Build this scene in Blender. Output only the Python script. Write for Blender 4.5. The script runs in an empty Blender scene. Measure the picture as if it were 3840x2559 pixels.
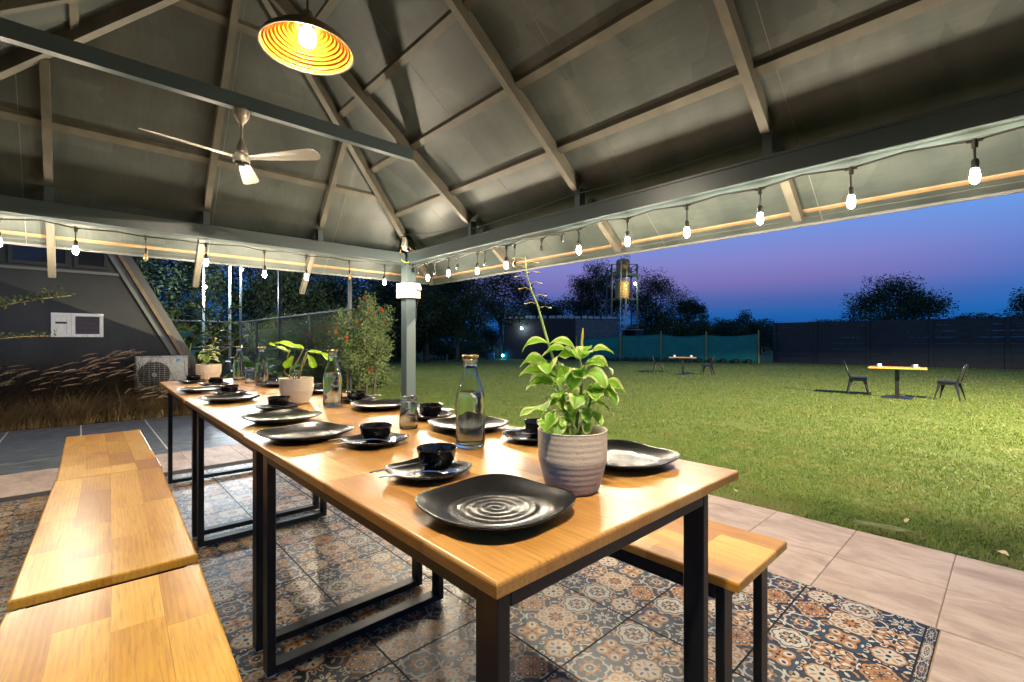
import bpy, math, random
import numpy as np
from mathutils import Vector, Matrix, Euler
random.seed(7); rng = np.random.default_rng(11)
PI = math.pi
SC = bpy.context.scene
COL = SC.collection

# ------------------------------------------------------------------ camera, sky, exposure
cam_d = bpy.data.cameras.new('camera'); cam = bpy.data.objects.new('camera', cam_d); COL.objects.link(cam)
cam.location = (0, 0, 1.05); cam.rotation_euler = (math.radians(90), 0, math.radians(-42.8))
cam_d.sensor_width = 36; cam_d.lens = 16.36; cam_d.clip_start = .02; cam_d.clip_end = 2000
SC.camera = cam
SC.view_settings.view_transform = 'Standard'; SC.view_settings.look = 'None'
SC.view_settings.exposure = 0.0; SC.view_settings.gamma = 1.0; SC.view_settings.use_curve_mapping = False
SC.render.engine = 'CYCLES'
SC.cycles.use_denoising = True
SC.cycles.max_bounces = 10; SC.cycles.transmission_bounces = 10; SC.cycles.transparent_max_bounces = 12
SC.cycles.sample_clamp_indirect = 6.0

W = bpy.data.worlds.new('World'); SC.world = W; W.use_nodes = True
def make_sky():
    nt = W.node_tree; nt.nodes.clear()
    out = nt.nodes.new('ShaderNodeOutputWorld'); bg = nt.nodes.new('ShaderNodeBackground')
    tc = nt.nodes.new('ShaderNodeTexCoord'); sep = nt.nodes.new('ShaderNodeSeparateXYZ')
    nt.links.new(tc.outputs['Generated'], sep.inputs[0])
    def ramp(stops):
        r = nt.nodes.new('ShaderNodeValToRGB'); e = r.color_ramp.elements
        while len(e) < len(stops): e.new(.5)
        for k, (p, c) in enumerate(stops): e[k].position = p; e[k].color = (*c, 1)
        nt.links.new(sep.outputs['Z'], r.inputs[0]); return r
    A = ramp([(0, (.008, .06, .25)), (.05, (.014, .12, .42)), (.078, (.070, .13, .42)), (.115, (.20, .175, .48)), (.155, (.235, .235, .60)), (.21, (.175, .30, .74)), (.27, (.14, .34, .82)), (.45, (.07, .19, .55)), (1, (.03, .10, .34))])
    B = ramp([(0, (.006, .08, .35)), (.04, (.010, .15, .50)), (.086, (.020, .165, .55)), (.143, (.10, .215, .62)), (.216, (.145, .36, .85)), (.45, (.07, .19, .55)), (1, (.03, .10, .34))])
    dot = nt.nodes.new('ShaderNodeVectorMath'); dot.operation = 'DOT_PRODUCT'
    nt.links.new(tc.outputs['Generated'], dot.inputs[0]); dot.inputs[1].default_value = (.88, .475, 0)
    mr = nt.nodes.new('ShaderNodeMapRange'); mr.interpolation_type = 'SMOOTHSTEP'
    mr.inputs['From Min'].default_value = .78; mr.inputs['From Max'].default_value = .985
    nt.links.new(dot.outputs['Value'], mr.inputs['Value'])
    mx = nt.nodes.new('ShaderNodeMix'); mx.data_type = 'RGBA'
    nt.links.new(mr.outputs[0], mx.inputs[0]); nt.links.new(B.outputs[0], mx.inputs[6]); nt.links.new(A.outputs[0], mx.inputs[7])
    nt.links.new(mx.outputs[2], bg.inputs[0]); bg.inputs[1].default_value = 1.0
    nt.links.new(bg.outputs[0], out.inputs[0])
make_sky()

# lamp strengths (radiance of the glowing surfaces)
PENDANT, GLOBE, BULB, FLOOD = 4300.0, 36.0, 1650.0, 48000.0

# ------------------------------------------------------------------ node helpers
class X:
    """a scalar shader expression"""
    def __init__(s, nt, o): s.nt, s.o = nt, o
    def op(s, kind, b=None, c=None):
        n = s.nt.nodes.new('ShaderNodeMath'); n.operation = kind
        for i, v in enumerate((s, b, c)):
            if v is None: continue
            if isinstance(v, X): s.nt.links.new(v.o, n.inputs[i])
            else: n.inputs[i].default_value = v
        return X(s.nt, n.outputs[0])
    def __add__(s, b): return s.op('ADD', b)
    def __sub__(s, b): return s.op('SUBTRACT', b)
    def __mul__(s, b): return s.op('MULTIPLY', b)
    def __truediv__(s, b): return s.op('DIVIDE', b)
    def abs(s): return s.op('ABSOLUTE')
    def max(s, b): return s.op('MAXIMUM', b)
    def min(s, b): return s.op('MINIMUM', b)
    def sqrt(s): return s.op('SQRT')
    def sin(s): return s.op('SINE')
    def step(s, a, b):
        n = s.nt.nodes.new('ShaderNodeMapRange'); s.nt.links.new(s.o, n.inputs[0])
        n.inputs['From Min'].default_value = a; n.inputs['From Max'].default_value = b
        return X(s.nt, n.outputs[0])

def new_mat(name, color=(.5, .5, .5), rough=.5, metal=0.0, **kw):
    m = bpy.data.materials.new(name); m.use_nodes = True
    b = m.node_tree.nodes['Principled BSDF']
    b.inputs['Base Color'].default_value = (*color, 1); b.inputs['Roughness'].default_value = rough
    b.inputs['Metallic'].default_value = metal
    for k, v in kw.items(): b.inputs[k].default_value = v
    return m
def bsdf(m): return m.node_tree.nodes['Principled BSDF']
def coord(nt, kind='Object', scale=(1, 1, 1), rnd=False):
    tc = nt.nodes.new('ShaderNodeTexCoord'); mp = nt.nodes.new('ShaderNodeMapping')
    mp.inputs['Scale'].default_value = scale
    src = tc.outputs[kind if kind != 'World' else 'Object']
    if kind == 'World':
        g = nt.nodes.new('ShaderNodeNewGeometry'); src = g.outputs['Position']
    if rnd:
        oi = nt.nodes.new('ShaderNodeObjectInfo'); ma = nt.nodes.new('ShaderNodeVectorMath'); ma.operation = 'SCALE'
        ma.inputs[0].default_value = (37, 53, 91); nt.links.new(oi.outputs['Random'], ma.inputs['Scale'])
        ad = nt.nodes.new('ShaderNodeVectorMath'); ad.operation = 'ADD'
        nt.links.new(src, ad.inputs[0]); nt.links.new(ma.outputs[0], ad.inputs[1]); src = ad.outputs[0]
    nt.links.new(src, mp.inputs[0]); return mp.outputs[0]
def pos(nt, scale=(1, 1, 1)):
    g = nt.nodes.new('ShaderNodeNewGeometry'); mp = nt.nodes.new('ShaderNodeMapping')
    mp.inputs['Scale'].default_value = scale
    nt.links.new(g.outputs['Position'], mp.inputs[0]); return mp.outputs[0]
def noise(nt, vec, scale, detail=4, rough=.55, dist=0):
    n = nt.nodes.new('ShaderNodeTexNoise'); n.inputs['Scale'].default_value = scale
    n.inputs['Detail'].default_value = detail; n.inputs['Roughness'].default_value = rough
    n.inputs['Distortion'].default_value = dist
    nt.links.new(vec, n.inputs['Vector']); return n.outputs['Fac']
def ramp(nt, fac, stops):
    r = nt.nodes.new('ShaderNodeValToRGB'); e = r.color_ramp.elements
    while len(e) < len(stops): e.new(.5)
    for k, (p, c) in enumerate(stops): e[k].position = p; e[k].color = (*c, 1)
    nt.links.new(fac, r.inputs[0]); return r.outputs[0]
def mix(nt, fac, a, b, mode='MIX'):
    n = nt.nodes.new('ShaderNodeMix'); n.data_type = 'RGBA'; n.blend_type = mode
    for i, v in ((0, fac), (6, a), (7, b)):
        if isinstance(v, (int, float)): n.inputs[i].default_value = v
        elif isinstance(v, tuple): n.inputs[i].default_value = (*v, 1)
        else: nt.links.new(v, n.inputs[i])
    return n.outputs[2]
def bump(m, height, strength=.3, dist=.01):
    nt = m.node_tree; n = nt.nodes.new('ShaderNodeBump'); n.inputs['Strength'].default_value = strength
    n.inputs['Distance'].default_value = dist
    nt.links.new(height, n.inputs['Height']); nt.links.new(n.outputs[0], bsdf(m).inputs['Normal'])
def link(m, sock, name): m.node_tree.links.new(sock, bsdf(m).inputs[name])
def varied(name, stops, scale, rough=.5, metal=0, kind='Object', sc=(1, 1, 1), rnd=False, bmp=0, bscale=60, detail=5, dist=.004, rr=None, **kw):
    """noise-coloured material with a little relief"""
    m = new_mat(name, stops[0][1], rough, metal, **kw); nt = m.node_tree
    v = coord(nt, kind, sc, rnd)
    link(m, ramp(nt, noise(nt, v, scale, detail), stops), 'Base Color')
    if bmp: bump(m, noise(nt, v, bscale, 3), bmp, dist)
    if rr: bsdf(m).inputs['Roughness'].default_value = sum(rr) / 2
    return m
def emitter(name, color, strength):
    m = bpy.data.materials.new(name); m.use_nodes = True; nt = m.node_tree; nt.nodes.clear()
    o = nt.nodes.new('ShaderNodeOutputMaterial'); e = nt.nodes.new('ShaderNodeEmission')
    e.inputs[0].default_value = (*color, 1); e.inputs[1].default_value = strength
    nt.links.new(e.outputs[0], o.inputs[0]); return m
def leafy(name, stops, scale, rough=.45, trans=.35, kind='World', rnd=False):
    """leaf: reflects and lets some light through"""
    m = bpy.data.materials.new(name); m.use_nodes = True; nt = m.node_tree
    b = bsdf(m); out = nt.nodes['Material Output']
    b.inputs['Roughness'].default_value = rough
    v = pos(nt) if kind == 'World' else coord(nt, kind, (1, 1, 1), rnd)
    c = ramp(nt, noise(nt, v, scale, 4, .6), stops)
    t = nt.nodes.new('ShaderNodeBsdfTranslucent'); mx = nt.nodes.new('ShaderNodeMixShader'); mx.inputs[0].default_value = trans
    nt.links.new(c, b.inputs['Base Color']); nt.links.new(c, t.inputs[0])
    nt.links.new(b.outputs[0], mx.inputs[1]); nt.links.new(t.outputs[0], mx.inputs[2]); nt.links.new(mx.outputs[0], out.inputs[0])
    return m

# ------------------------------------------------------------------ mesh helpers
class MB:
    def __init__(s): s.v = []; s.f = []; s.m = []; s.uv = {}
    def add(s, vs, fs, mat=0):
        o = len(s.v); s.v += [tuple(p) for p in vs]
        for f in fs: s.f.append(tuple(i + o for i in f)); s.m.append(mat)
        return s
    def box(s, x0, x1, y0, y1, z0, z1, mat=0):
        v = [(x, y, z) for z in (z0, z1) for y in (y0, y1) for x in (x0, x1)]
        return s.add(v, [(0, 2, 3, 1), (4, 5, 7, 6), (0, 1, 5, 4), (2, 6, 7, 3), (0, 4, 6, 2), (1, 3, 7, 5)], mat)
    def bbox(s, x0, x1, y0, y1, z0, z1, c=.002, mat=0):
        """box with chamfered edges"""
        xs = (x0, x0 + c, x1 - c, x1); vs = []; fs = []
        def ring(z, i): return [(x0 + i, y0 + c, z), (x0 + c, y0 + i, z), (x1 - c, y0 + i, z), (x1 - i, y0 + c, z), (x1 - i, y1 - c, z), (x1 - c, y1 - i, z), (x0 + c, y1 - i, z), (x0 + i, y1 - c, z)]
        rs = [ring(z0, c), ring(z0 + c, 0), ring(z1 - c, 0), ring(z1, c)]
        return s.loft(rs, True, True, mat)
    def loft(s, rings, cap0=False, cap1=False, mat=0, closed=True):
        n = len(rings[0]); o = []; vs = [p for r in rings for p in r]
        for k in range(len(rings) - 1):
            for i in range(n if closed else n - 1):
                j = (i + 1) % n; o.append((k * n + i, k * n + j, (k + 1) * n + j, (k + 1) * n + i))
        if cap0: o.append(tuple(range(n - 1, -1, -1)))
        if cap1: o.append(tuple((len(rings) - 1) * n + i for i in range(n)))
        return s.add(vs, o, mat)
    def beam(s, p, q, w, h, up=(0, 0, 1), mat=0):
        p, q, up = Vector(p), Vector(q), Vector(up); d = (q - p).normalized()
        r = d.cross(up).normalized(); u = r.cross(d)
        ring = lambda c: [c + r * (a * w / 2) + u * (b * h / 2) for a, b in ((-1, -1), (1, -1), (1, 1), (-1, 1))]
        return s.loft([ring(p), ring(q)], True, True, mat)
    def tube(s, pts, r, n=6, mat=0, cap=True):
        pts = [Vector(p) for p in pts]; rs = r if isinstance(r, (list, tuple)) else [r] * len(pts); rings = []
        a = None
        for k, p in enumerate(pts):
            d = (pts[min(k + 1, len(pts) - 1)] - pts[max(k - 1, 0)]).normalized()
            if a is None: a = d.cross(Vector((0, 0, 1)) if abs(d.z) < .9 else Vector((1, 0, 0))).normalized()
            a = (a - d * a.dot(d)).normalized(); b = d.cross(a)
            rings.append([p + (a * math.cos(t) + b * math.sin(t)) * rs[k] for t in (2 * PI * i / n for i in range(n))])
        return s.loft(rings, cap, cap, mat)
    def lathe(s, prof, n=24, c=(0, 0, 0), mat=0, cap0=True, cap1=True):
        rings = [[(c[0] + r * math.cos(2 * PI * i / n), c[1] + r * math.sin(2 * PI * i / n), c[2] + z) for i in range(n)] for r, z in prof]
        return s.loft(rings, cap0, cap1, mat)
    def prism(s, poly, y0, y1, mat=0):
        """polygon in x-z extruded along y"""
        return s.loft([[(x, y0, z) for x, z in poly], [(x, y1, z) for x, z in poly]], True, True, mat)
    def build(s, name, mats, parent=None, smooth=False, loc=None, local=False):
        me = bpy.data.meshes.new(name)
        pp = parent
        while pp is not None and '_o' not in pp.keys(): pp = pp.parent
        o = Vector(pp['_o']) if (pp is not None and not local) else Vector((0, 0, 0))
        L = Vector(loc) if loc is not None else Vector((0, 0, 0))
        me.from_pydata([tuple(Vector(p) - o) for p in s.v] if (o.length > 0) else s.v, [], s.f)
        for m in (mats if isinstance(mats, (list, tuple)) else [mats]): me.materials.append(m)
        if any(s.m): me.polygons.foreach_set('material_index', s.m)
        if smooth: me.polygons.foreach_set('use_smooth', [True] * len(me.polygons))
        me.update()
        ob = bpy.data.objects.new(name, me); COL.objects.link(ob)
        if parent is not None: ob.parent = parent
        if loc is not None: ob.location = L
        return ob
def fast_mesh(name, V, F, mat, parent=None, k=4, smooth=False):
    """many k-gons from numpy arrays"""
    me = bpy.data.meshes.new(name); V = np.asarray(V, np.float32).reshape(-1, 3); F = np.asarray(F, np.int32).reshape(-1, k)
    if parent is not None: V = V - np.array(parent.get('_o', (0, 0, 0)), np.float32)
    me.vertices.add(len(V)); me.vertices.foreach_set('co', V.ravel())
    me.loops.add(F.size); me.loops.foreach_set('vertex_index', F.ravel())
    me.polygons.add(len(F)); me.polygons.foreach_set('loop_start', np.arange(0, F.size, k, dtype=np.int32))
    me.polygons.foreach_set('loop_total', np.full(len(F), k, np.int32))
    if smooth: me.polygons.foreach_set('use_smooth', np.ones(len(F), bool))
    for m in (mat if isinstance(mat, (list, tuple)) else [mat]): me.materials.append(m)
    me.update(calc_edges=True); me.validate()
    ob = bpy.data.objects.new(name, me); COL.objects.link(ob)
    if parent is not None: ob.parent = parent
    return ob
def tag(o, label=None, cat=None, group=None, kind=None):
    if label: o['label'] = label
    if cat: o['category'] = cat
    if group: o['group'] = group
    if kind: o['kind'] = kind
    return o
def thing(name, label, cat, loc=(0, 0, 0), rz=0, group=None, world=False):
    """an Empty at the thing's base; world=True: its parts are given in world coordinates"""
    o = bpy.data.objects.new(name, None); COL.objects.link(o); o.empty_display_size = .05
    o.location = loc; o.rotation_euler = (0, 0, rz)
    if world: o['_o'] = tuple(loc)
    return tag(o, label, cat, group)
def copy_tree(o, parent=None):
    c = o.copy(); COL.objects.link(c); c.parent = parent
    for ch in list(o.children): copy_tree(ch, c)
    return c
def place(o, label, loc, rz=0, sc=None, group=None):
    o['label'] = label; o.location = loc; o.rotation_euler = (0, 0, rz)
    if sc: o.scale = sc
    if group: o['group'] = group
    return o
def bear(col, d):
    """ground position seen at photo column col, d metres in front of the camera"""
    r = (col - 1920.) / 1745. * d
    return (.67944 * d + .73373 * r, .73373 * d - .67944 * r)
def lawn_z(x, y):
    t = np.maximum(np.maximum(np.asarray(x, float) - 3.155, (np.asarray(y, float) - 8.0) * .6), 0)
    return -.45 * (1 - np.exp(-t / 8.5))
def arc_pts(a, b, sag, n=8): 
    a, b = Vector(a), Vector(b)
    return [a.lerp(b, t) - Vector((0, 0, sag * 4 * t * (1 - t))) for t in (i / n for i in range(n + 1))]

# ------------------------------------------------------------------ materials
def make_wood(name, stops, grain=1.0, rough=(.24, .36), rw=.46):
    m = new_mat(name, (.5, .3, .1), .3, 0, **{'Specular IOR Level': .36}); nt = m.node_tree
    v = coord(nt, 'Object', (1, 1, 1), True)
    def mp(sc):
        n = nt.nodes.new('ShaderNodeMapping'); n.inputs['Scale'].default_value = sc; nt.links.new(v, n.inputs[0]); return n.outputs[0]
    big = noise(nt, mp((9, 2.2, 9)), 1.0, 4, .55, .8)
    fine = noise(nt, mp((260, 10, 260)), 1.0, 4, .65)
    wv = nt.nodes.new('ShaderNodeTexWave'); wv.wave_type = 'BANDS'; wv.bands_direction = 'X'
    wv.inputs['Scale'].default_value = 1.0; wv.inputs['Distortion'].default_value = 9; wv.inputs['Detail'].default_value = 2; wv.inputs['Detail Scale'].default_value = .6
    nt.links.new(mp((26, 3.0, 26)), wv.inputs['Vector'])
    oi = nt.nodes.new('ShaderNodeObjectInfo')
    f = X(nt, big) * .80 + X(nt, wv.outputs['Fac']) * .10 + X(nt, oi.outputs['Random']) * rw - (.22 + rw * .25)
    c = ramp(nt, f.o, stops)
    dark = X(nt, fine).step(.50, .74) * (.62 * grain)
    c = mix(nt, dark.o, c, (.13, .055, .015))
    wear = noise(nt, pos(nt), 5.5, 5, .6)
    c = mix(nt, (X(nt, wear).step(.45, .85) * .22).o, c, (.33, .17, .055))
    link(m, c, 'Base Color')
    bsdf(m).inputs['Roughness'].default_value = sum(rough) / 2
    bump(m, fine, .08, .002)
    return m
M = {}
M['wood_table'] = make_wood('table_wood', [(.1, (.33, .145, .032)), (.4, (.46, .235, .062)), (.65, (.55, .32, .10)), (.95, (.64, .43, .18))])
M['wood_bench'] = make_wood('bench_wood', [(.1, (.36, .15, .018)), (.4, (.55, .28, .034)), (.65, (.66, .37, .065)), (.95, (.73, .48, .14))], .8, rw=.58)
M['steel'] = varied('black_steel', [(.3, (.007, .008, .009)), (.7, (.013, .014, .015))], 14, .42, 0, 'World', rr=(.34, .5), **{'Specular IOR Level': .35})
M['foot'] = new_mat('white_plastic_foot', (.7, .68, .62), .4)
M['beam'] = varied('grey_beam_paint', [(.3, (.038, .055, .062)), (.7, (.052, .070, .076))], 1.5, .34, 0, 'World')
M['rafter'] = varied('brown_rafter_paint', [(.3, (.060, .055, .044)), (.5, (.082, .075, .058)), (.72, (.108, .097, .074))], 6, .45, 0, 'World', rr=(.4, .55))
def make_panel():
    m = new_mat('brushed_grey_board', (.1, .1, .09), .42); nt = m.node_tree
    p = pos(nt)
    def mp(sc, rot=(0, 0, 0)):
        n = nt.nodes.new('ShaderNodeMapping'); n.inputs['Scale'].default_value = sc; n.inputs['Rotation'].default_value = rot
        nt.links.new(p, n.inputs[0]); return n.outputs[0]
    a = noise(nt, mp((3.2, 1.1, 1.1)), 1.0, 3, .5); b = noise(nt, mp((1.1, 4.2, 1.1)), 1.1, 3, .5)
    vo = nt.nodes.new('ShaderNodeTexVoronoi'); vo.distance = 'CHEBYCHEV'; vo.inputs['Scale'].default_value = 1.0
    nt.links.new(mp((2.6, 3.4, 2.0)), vo.inputs['Vector'])
    sp = nt.nodes.new('ShaderNodeSeparateColor'); nt.links.new(vo.outputs['Color'], sp.inputs[0])
    st = noise(nt, mp((70, 6, 9)), 1.0, 3)
    f = X(nt, a) * .55 + X(nt, b) * .55 + X(nt, sp.outputs[0]) * .16 + X(nt, st) * .2 - .24
    link(m, ramp(nt, f.o, [(.25, (.020, .027, .027)), (.42, (.033, .042, .041)), (.58, (.052, .062, .058)), (.8, (.090, .100, .090))]), 'Base Color')
    bump(m, st, .05, .002); return m
M['panel'] = make_panel()
M['panel_edge'] = new_mat('pale_joint_filler', (.16, .16, .135), .6)
M['roof_top'] = new_mat('dark_roof_sheet', (.05, .05, .05), .5)
M['strip'] = varied('ochre_edge_purlin', [(.3, (.16, .09, .04)), (.7, (.24, .14, .07))], 7, .5, 0, 'World')
M['plate'] = new_mat('black_melamine', (.006, .006, .0065), .27, 0, **{'Specular IOR Level': .40})
M['gloss_black'] = new_mat('glossy_black_glaze', (.006, .006, .007), .06)
M['cutlery'] = new_mat('polished_steel', (.62, .60, .57), .18, 1.0)
M['glass'] = new_mat('clear_glass', (.97, 1, .97), .0, 0, **{'Transmission Weight': 1.0, 'IOR': 1.45})
M['bottle_glass'] = new_mat('greenish_bottle_glass', (.93, .985, .93), .0, 0, **{'Transmission Weight': 1.0, 'IOR': 1.45})
M['water'] = new_mat('clear_water', (.97, .99, .95), .0, 0, **{'Transmission Weight': 1.0, 'IOR': 1.33})
M['gold'] = new_mat('brassy_lid', (.55, .38, .14), .28, 1.0)
M['pot'] = varied('speckled_bamboo_pot', [(.35, (.60, .47, .33)), (.55, (.72, .58, .43)), (.7, (.76, .63, .48))], 340, .55, bmp=.03, bscale=500, dist=.0006)
M['soil'] = varied('dark_potting_soil', [(.3, (.012, .007, .004)), (.6, (.05, .028, .015)), (.8, (.10, .06, .03))], 190, .9, bmp=1, bscale=160, dist=.006)
M['bed_soil'] = varied('bed_soil', [(.3, (.02, .014, .009)), (.7, (.06, .042, .026))], 9, .95, 0, 'World', bmp=.6, bscale=40, dist=.02)
M['stem'] = new_mat('green_stem', (.20, .30, .06), .5)
M['stem_pale'] = new_mat('pale_green_stalk', (.36, .46, .12), .5)
M['stem_brown'] = new_mat('brownish_stem', (.26, .19, .07), .55)
def make_variegated(name, green, cream, edge=.55, amount=1.0):
    """leaf with a cream margin; UV u runs across, v along"""
    m = leafy(name, [(.3, green), (.7, tuple(c * 1.35 for c in green))], 28, .48, .45, 'Object', True)
    nt = m.node_tree; uv = nt.nodes.new('ShaderNodeTexCoord'); sp = nt.nodes.new('ShaderNodeSeparateXYZ'); nt.links.new(uv.outputs['UV'], sp.inputs[0])
    n = X(nt, noise(nt, coord(nt, 'Object', (1, 1, 1), True), 30, 5, .65))
    u = (X(nt, sp.outputs[0]) - .5).abs() * 2.0 + (n - .5) * 1.7
    mask = u.step(edge, edge + .14) * amount
    b = bsdf(m); old = b.inputs['Base Color'].links[0].from_socket
    rib = (X(nt, sp.outputs[0]) - .5).abs().step(.035, .012) * .3
    c = mix(nt, mask.o, old, cream); c = mix(nt, rib.o, c, cream)
    nt.links.new(c, b.inputs['Base Color'])
    for t in nt.nodes:
        if t.type == 'BSDF_TRANSLUCENT': nt.links.new(c, t.inputs[0])
    return m
M['leaf_big'] = make_variegated('variegated_leaf', (.20, .40, .03), (.62, .68, .26), .6)
M['leaf_small'] = make_variegated('cream_edged_leaf', (.12, .22, .04), (.60, .60, .24), .5)
M['leaf_lime'] = make_variegated('lime_leaf', (.30, .50, .015), (.40, .58, .06), .9, .5)
M['flower_yellow'] = new_mat('yellow_bud', (.55, .42, .06), .5)
M['tub'] = new_mat('blue_plastic', (.05, .12, .22), .5)
M['white'] = new_mat('white_plastic', (.50, .48, .43), .4)
M['off_white'] = varied('weathered_white_frame', [(.3, (.70, .69, .63)), (.7, (.80, .79, .73))], 8, .5, 0, 'World')
M['switch_grey'] = new_mat('grey_plug', (.16, .16, .15), .4)
M['rubber'] = new_mat('black_rubber_cord', (.012, .011, .010), .5)
M['yellow_cable'] = new_mat('yellow_cable', (.55, .36, .03), .4)
M['tube_white'] = new_mat('pale_pink_tube', (.75, .62, .55), .4)
M['box_grey'] = new_mat('grey_box', (.34, .34, .30), .45)
M['fan'] = varied('champagne_fan_metal', [(.3, (.40, .36, .30)), (.7, (.46, .42, .36))], 30, .36, .4)
M['fan_dark'] = new_mat('dark_gloss_cap', (.012, .011, .010), .12)
M['fan_dot'] = new_mat('polished_rivet', (.85, .85, .82), .1, 1.0)
M['shade_in'] = new_mat('amber_shade', (.60, .23, .006), .4)
M['shade_out'] = new_mat('bronze_shade_outside', (.10, .07, .035), .45)
M['pend_glow_disc'] = emitter('white_glow_disc', (1.0, .88, .68), PENDANT); M['pend_globe'] = emitter('white_led_globe', (1.0, .90, .74), GLOBE)
M['bulb_lit'] = emitter('warm_bulb_glow', (1.0, .85, .62), BULB)
M['bulb_off'] = new_mat('glowing_amber_glass', (.95, .62, .22), .0, 0, **{'Transmission Weight': 1.0, 'IOR': 1.45, 'Emission Color': (1, .55, .15, 1), 'Emission Strength': .25})  # unlit bulbs; a faint amber glow is put into their glass
M['stone_tile'] = None
def make_stone():
    m = new_mat('veined_beige_stone', (.4, .3, .22), .5); nt = m.node_tree
    v = coord(nt, 'Object', (1, 1, 1), True)
    def mp(sc):
        n = nt.nodes.new('ShaderNodeMapping'); n.inputs['Scale'].default_value = sc; nt.links.new(v, n.inputs[0]); return n.outputs[0]
    a = noise(nt, mp((10, 4.0, 4)), 1, 5, .6, .6); b = noise(nt, mp((46, 9, 20)), 1, 5, .65, .5); g = noise(nt, v, 320, 2)
    c = ramp(nt, a, [(.3, (.28, .19, .145)), (.48, (.41, .305, .24)), (.62, (.50, .395, .325)), (.8, (.43, .355, .31))])
    c = mix(nt, (X(nt, b).step(.55, .74) * .55).o, c, (.25, .135, .085))
    c = mix(nt, (X(nt, g).step(.35, .7) * .28).o, c, (.56, .47, .38))
    link(m, c, 'Base Color'); bump(m, b, .12, .002)
    return m
M['stone'] = make_stone()
M['slate'] = varied('dark_slate_plank', [(.34, (.035, .045, .052)), (.5, (.10, .115, .122)), (.64, (.24, .25, .25))], 3.0, .42, 0, 'Object', (3.2, 24, 1), True, bmp=.12, bscale=5, dist=.002, rr=(.3, .5))
M['grout'] = varied('sandy_grout', [(.3, (.22, .16, .10)), (.7, (.30, .23, .15))], 30, .9, 0, 'World')
M['grout_pale'] = new_mat('pale_grout', (.5, .49, .42), .9)
M['grout_dark'] = new_mat('dark_grout', (.03, .026, .022), .8)
M['house'] = varied('dark_grey_render', [(.3, (.024, .027, .027)), (.7, (.038, .041, .041))], 2.2, .8, 0, 'World', bmp=.25, bscale=70, dist=.004)
M['fascia'] = varied('weathered_brown_fascia', [(.3, (.12, .075, .036)), (.7, (.22, .145, .07))], 7, .6, 0, 'World')
M['soffit_grey'] = new_mat('grey_soffit_strip', (.12, .13, .12), .6)
M['dark_glass'] = new_mat('dark_window_glass', (.02, .022, .024), .08)
M['louvre'] = new_mat('dusty_louvre_glass', (.075, .062, .05), .25)
M['ac_white'] = varied('aged_white_casing', [(.3, (.46, .45, .40)), (.7, (.56, .55, .50))], 6, .5, 0, 'World')
M['ac_dark'] = new_mat('dark_grille_recess', (.03, .028, .025), .6)
M['logo_blue'] = new_mat('turquoise_print', (.02, .40, .62), .4); M['logo_dark'] = new_mat('navy_print', (.02, .05, .10), .4)
M['fence'] = new_mat('dark_green_grey_steel', (.028, .036, .036), .45)
M['fence_pale'] = new_mat('grey_steel_post', (.10, .12, .12), .45)
M['wire'] = new_mat('chain_link_wire', (.05, .055, .05), .5)
M['net'] = leafy('green_shade_net', [(.3, (.010, .20, .165)), (.7, (.018, .27, .225))], 1.6, .8, .25)
M['bamboo'] = varied('yellow_bamboo', [(.3, (.30, .20, .05)), (.7, (.42, .29, .08))], 20, .6, 0, 'World')
def make_block(name, c0, c1, mortar):
    m = new_mat(name, c0, .85); nt = m.node_tree; v = pos(nt)
    n1 = noise(nt, v, 3, 5); link(m, ramp(nt, n1, [(.3, c0), (.7, c1)]), 'Base Color'); bump(m, noise(nt, v, 40, 3), .3, .01); return m
M['block'] = make_block('grey_concrete_block', (.085, .095, .10), (.13, .14, .145), (.1, .1, .1))
M['block_dark'] = make_block('dark_painted_block', (.013, .015, .018), (.021, .024, .027), (.02, .02, .02))
M['sheet'] = new_mat('black_profiled_sheet', (.012, .014, .018), .5)
M['precast'] = varied('dark_precast_panel', [(.3, (.018, .021, .024)), (.7, (.027, .030, .033))], 3, .8, 0, 'World', bmp=.2, bscale=30, dist=.01)
M['stonebit'] = new_mat('pale_stone', (.38, .38, .36), .8)
M['tank'] = varied('orange_plastic_tank', [(.3, (.50, .21, .025)), (.7, (.58, .27, .045))], 2, .45, 0, 'World')
M['tower'] = new_mat('grey_green_steel', (.07, .085, .08), .5); M['pipe'] = new_mat('pale_pipe', (.38, .36, .30), .5)
M['chair'] = new_mat('black_metal_chair', (.014, .014, .016), .32)
M['cup'] = new_mat('white_ceramic', (.8, .8, .78), .2)
M['lamp_white'] = emitter('cool_floodlight', (.75, .9, 1.0), 260.0)
M['lamp_green'] = emitter('greenish_lamp', (.9, 1.0, .55), 420.0)
M['lamp_far'] = emitter('far_blue_lamp', (.35, .75, 1.0), 60.0)
M['lamp_cyan'] = emitter('cyan_garden_lamp', (.05, .45, 1.0), 120.0)
M['lamp_lens'] = emitter('warm_flood_lens', (1.0, .84, .52), 30.0)
M['bark'] = varied('grey_brown_bark', [(.3, (.07, .05, .035)), (.7, (.14, .105, .075))], 9, .9, 0, 'World', bmp=.5, bscale=40, dist=.01)
M['leaf_tree'] = leafy('dark_tree_leaf', [(.3, (.016, .032, .009)), (.5, (.030, .050, .014)), (.72, (.055, .080, .022))], .7, .75, .2)
M['leaf_tree2'] = leafy('olive_tree_leaf', [(.3, (.03, .048, .016)), (.5, (.055, .075, .024)), (.72, (.09, .11, .04))], .8, .75, .2)
M['leaf_brush'] = leafy('greyish_bottlebrush_leaf', [(.3, (.07, .115, .035)), (.5, (.14, .19, .065)), (.72, (.25, .29, .11))], 3.5, .5, .3)
M['leaf_yellow'] = leafy('yellow_green_leaf', [(.3, (.07, .11, .016)), (.7, (.17, .21, .035))], 3, .5, .35)
M['leaf_glossy'] = leafy('broad_dark_leaf', [(.3, (.012, .05, .012)), (.7, (.03, .10, .022))], 4, .35, .25)
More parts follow.
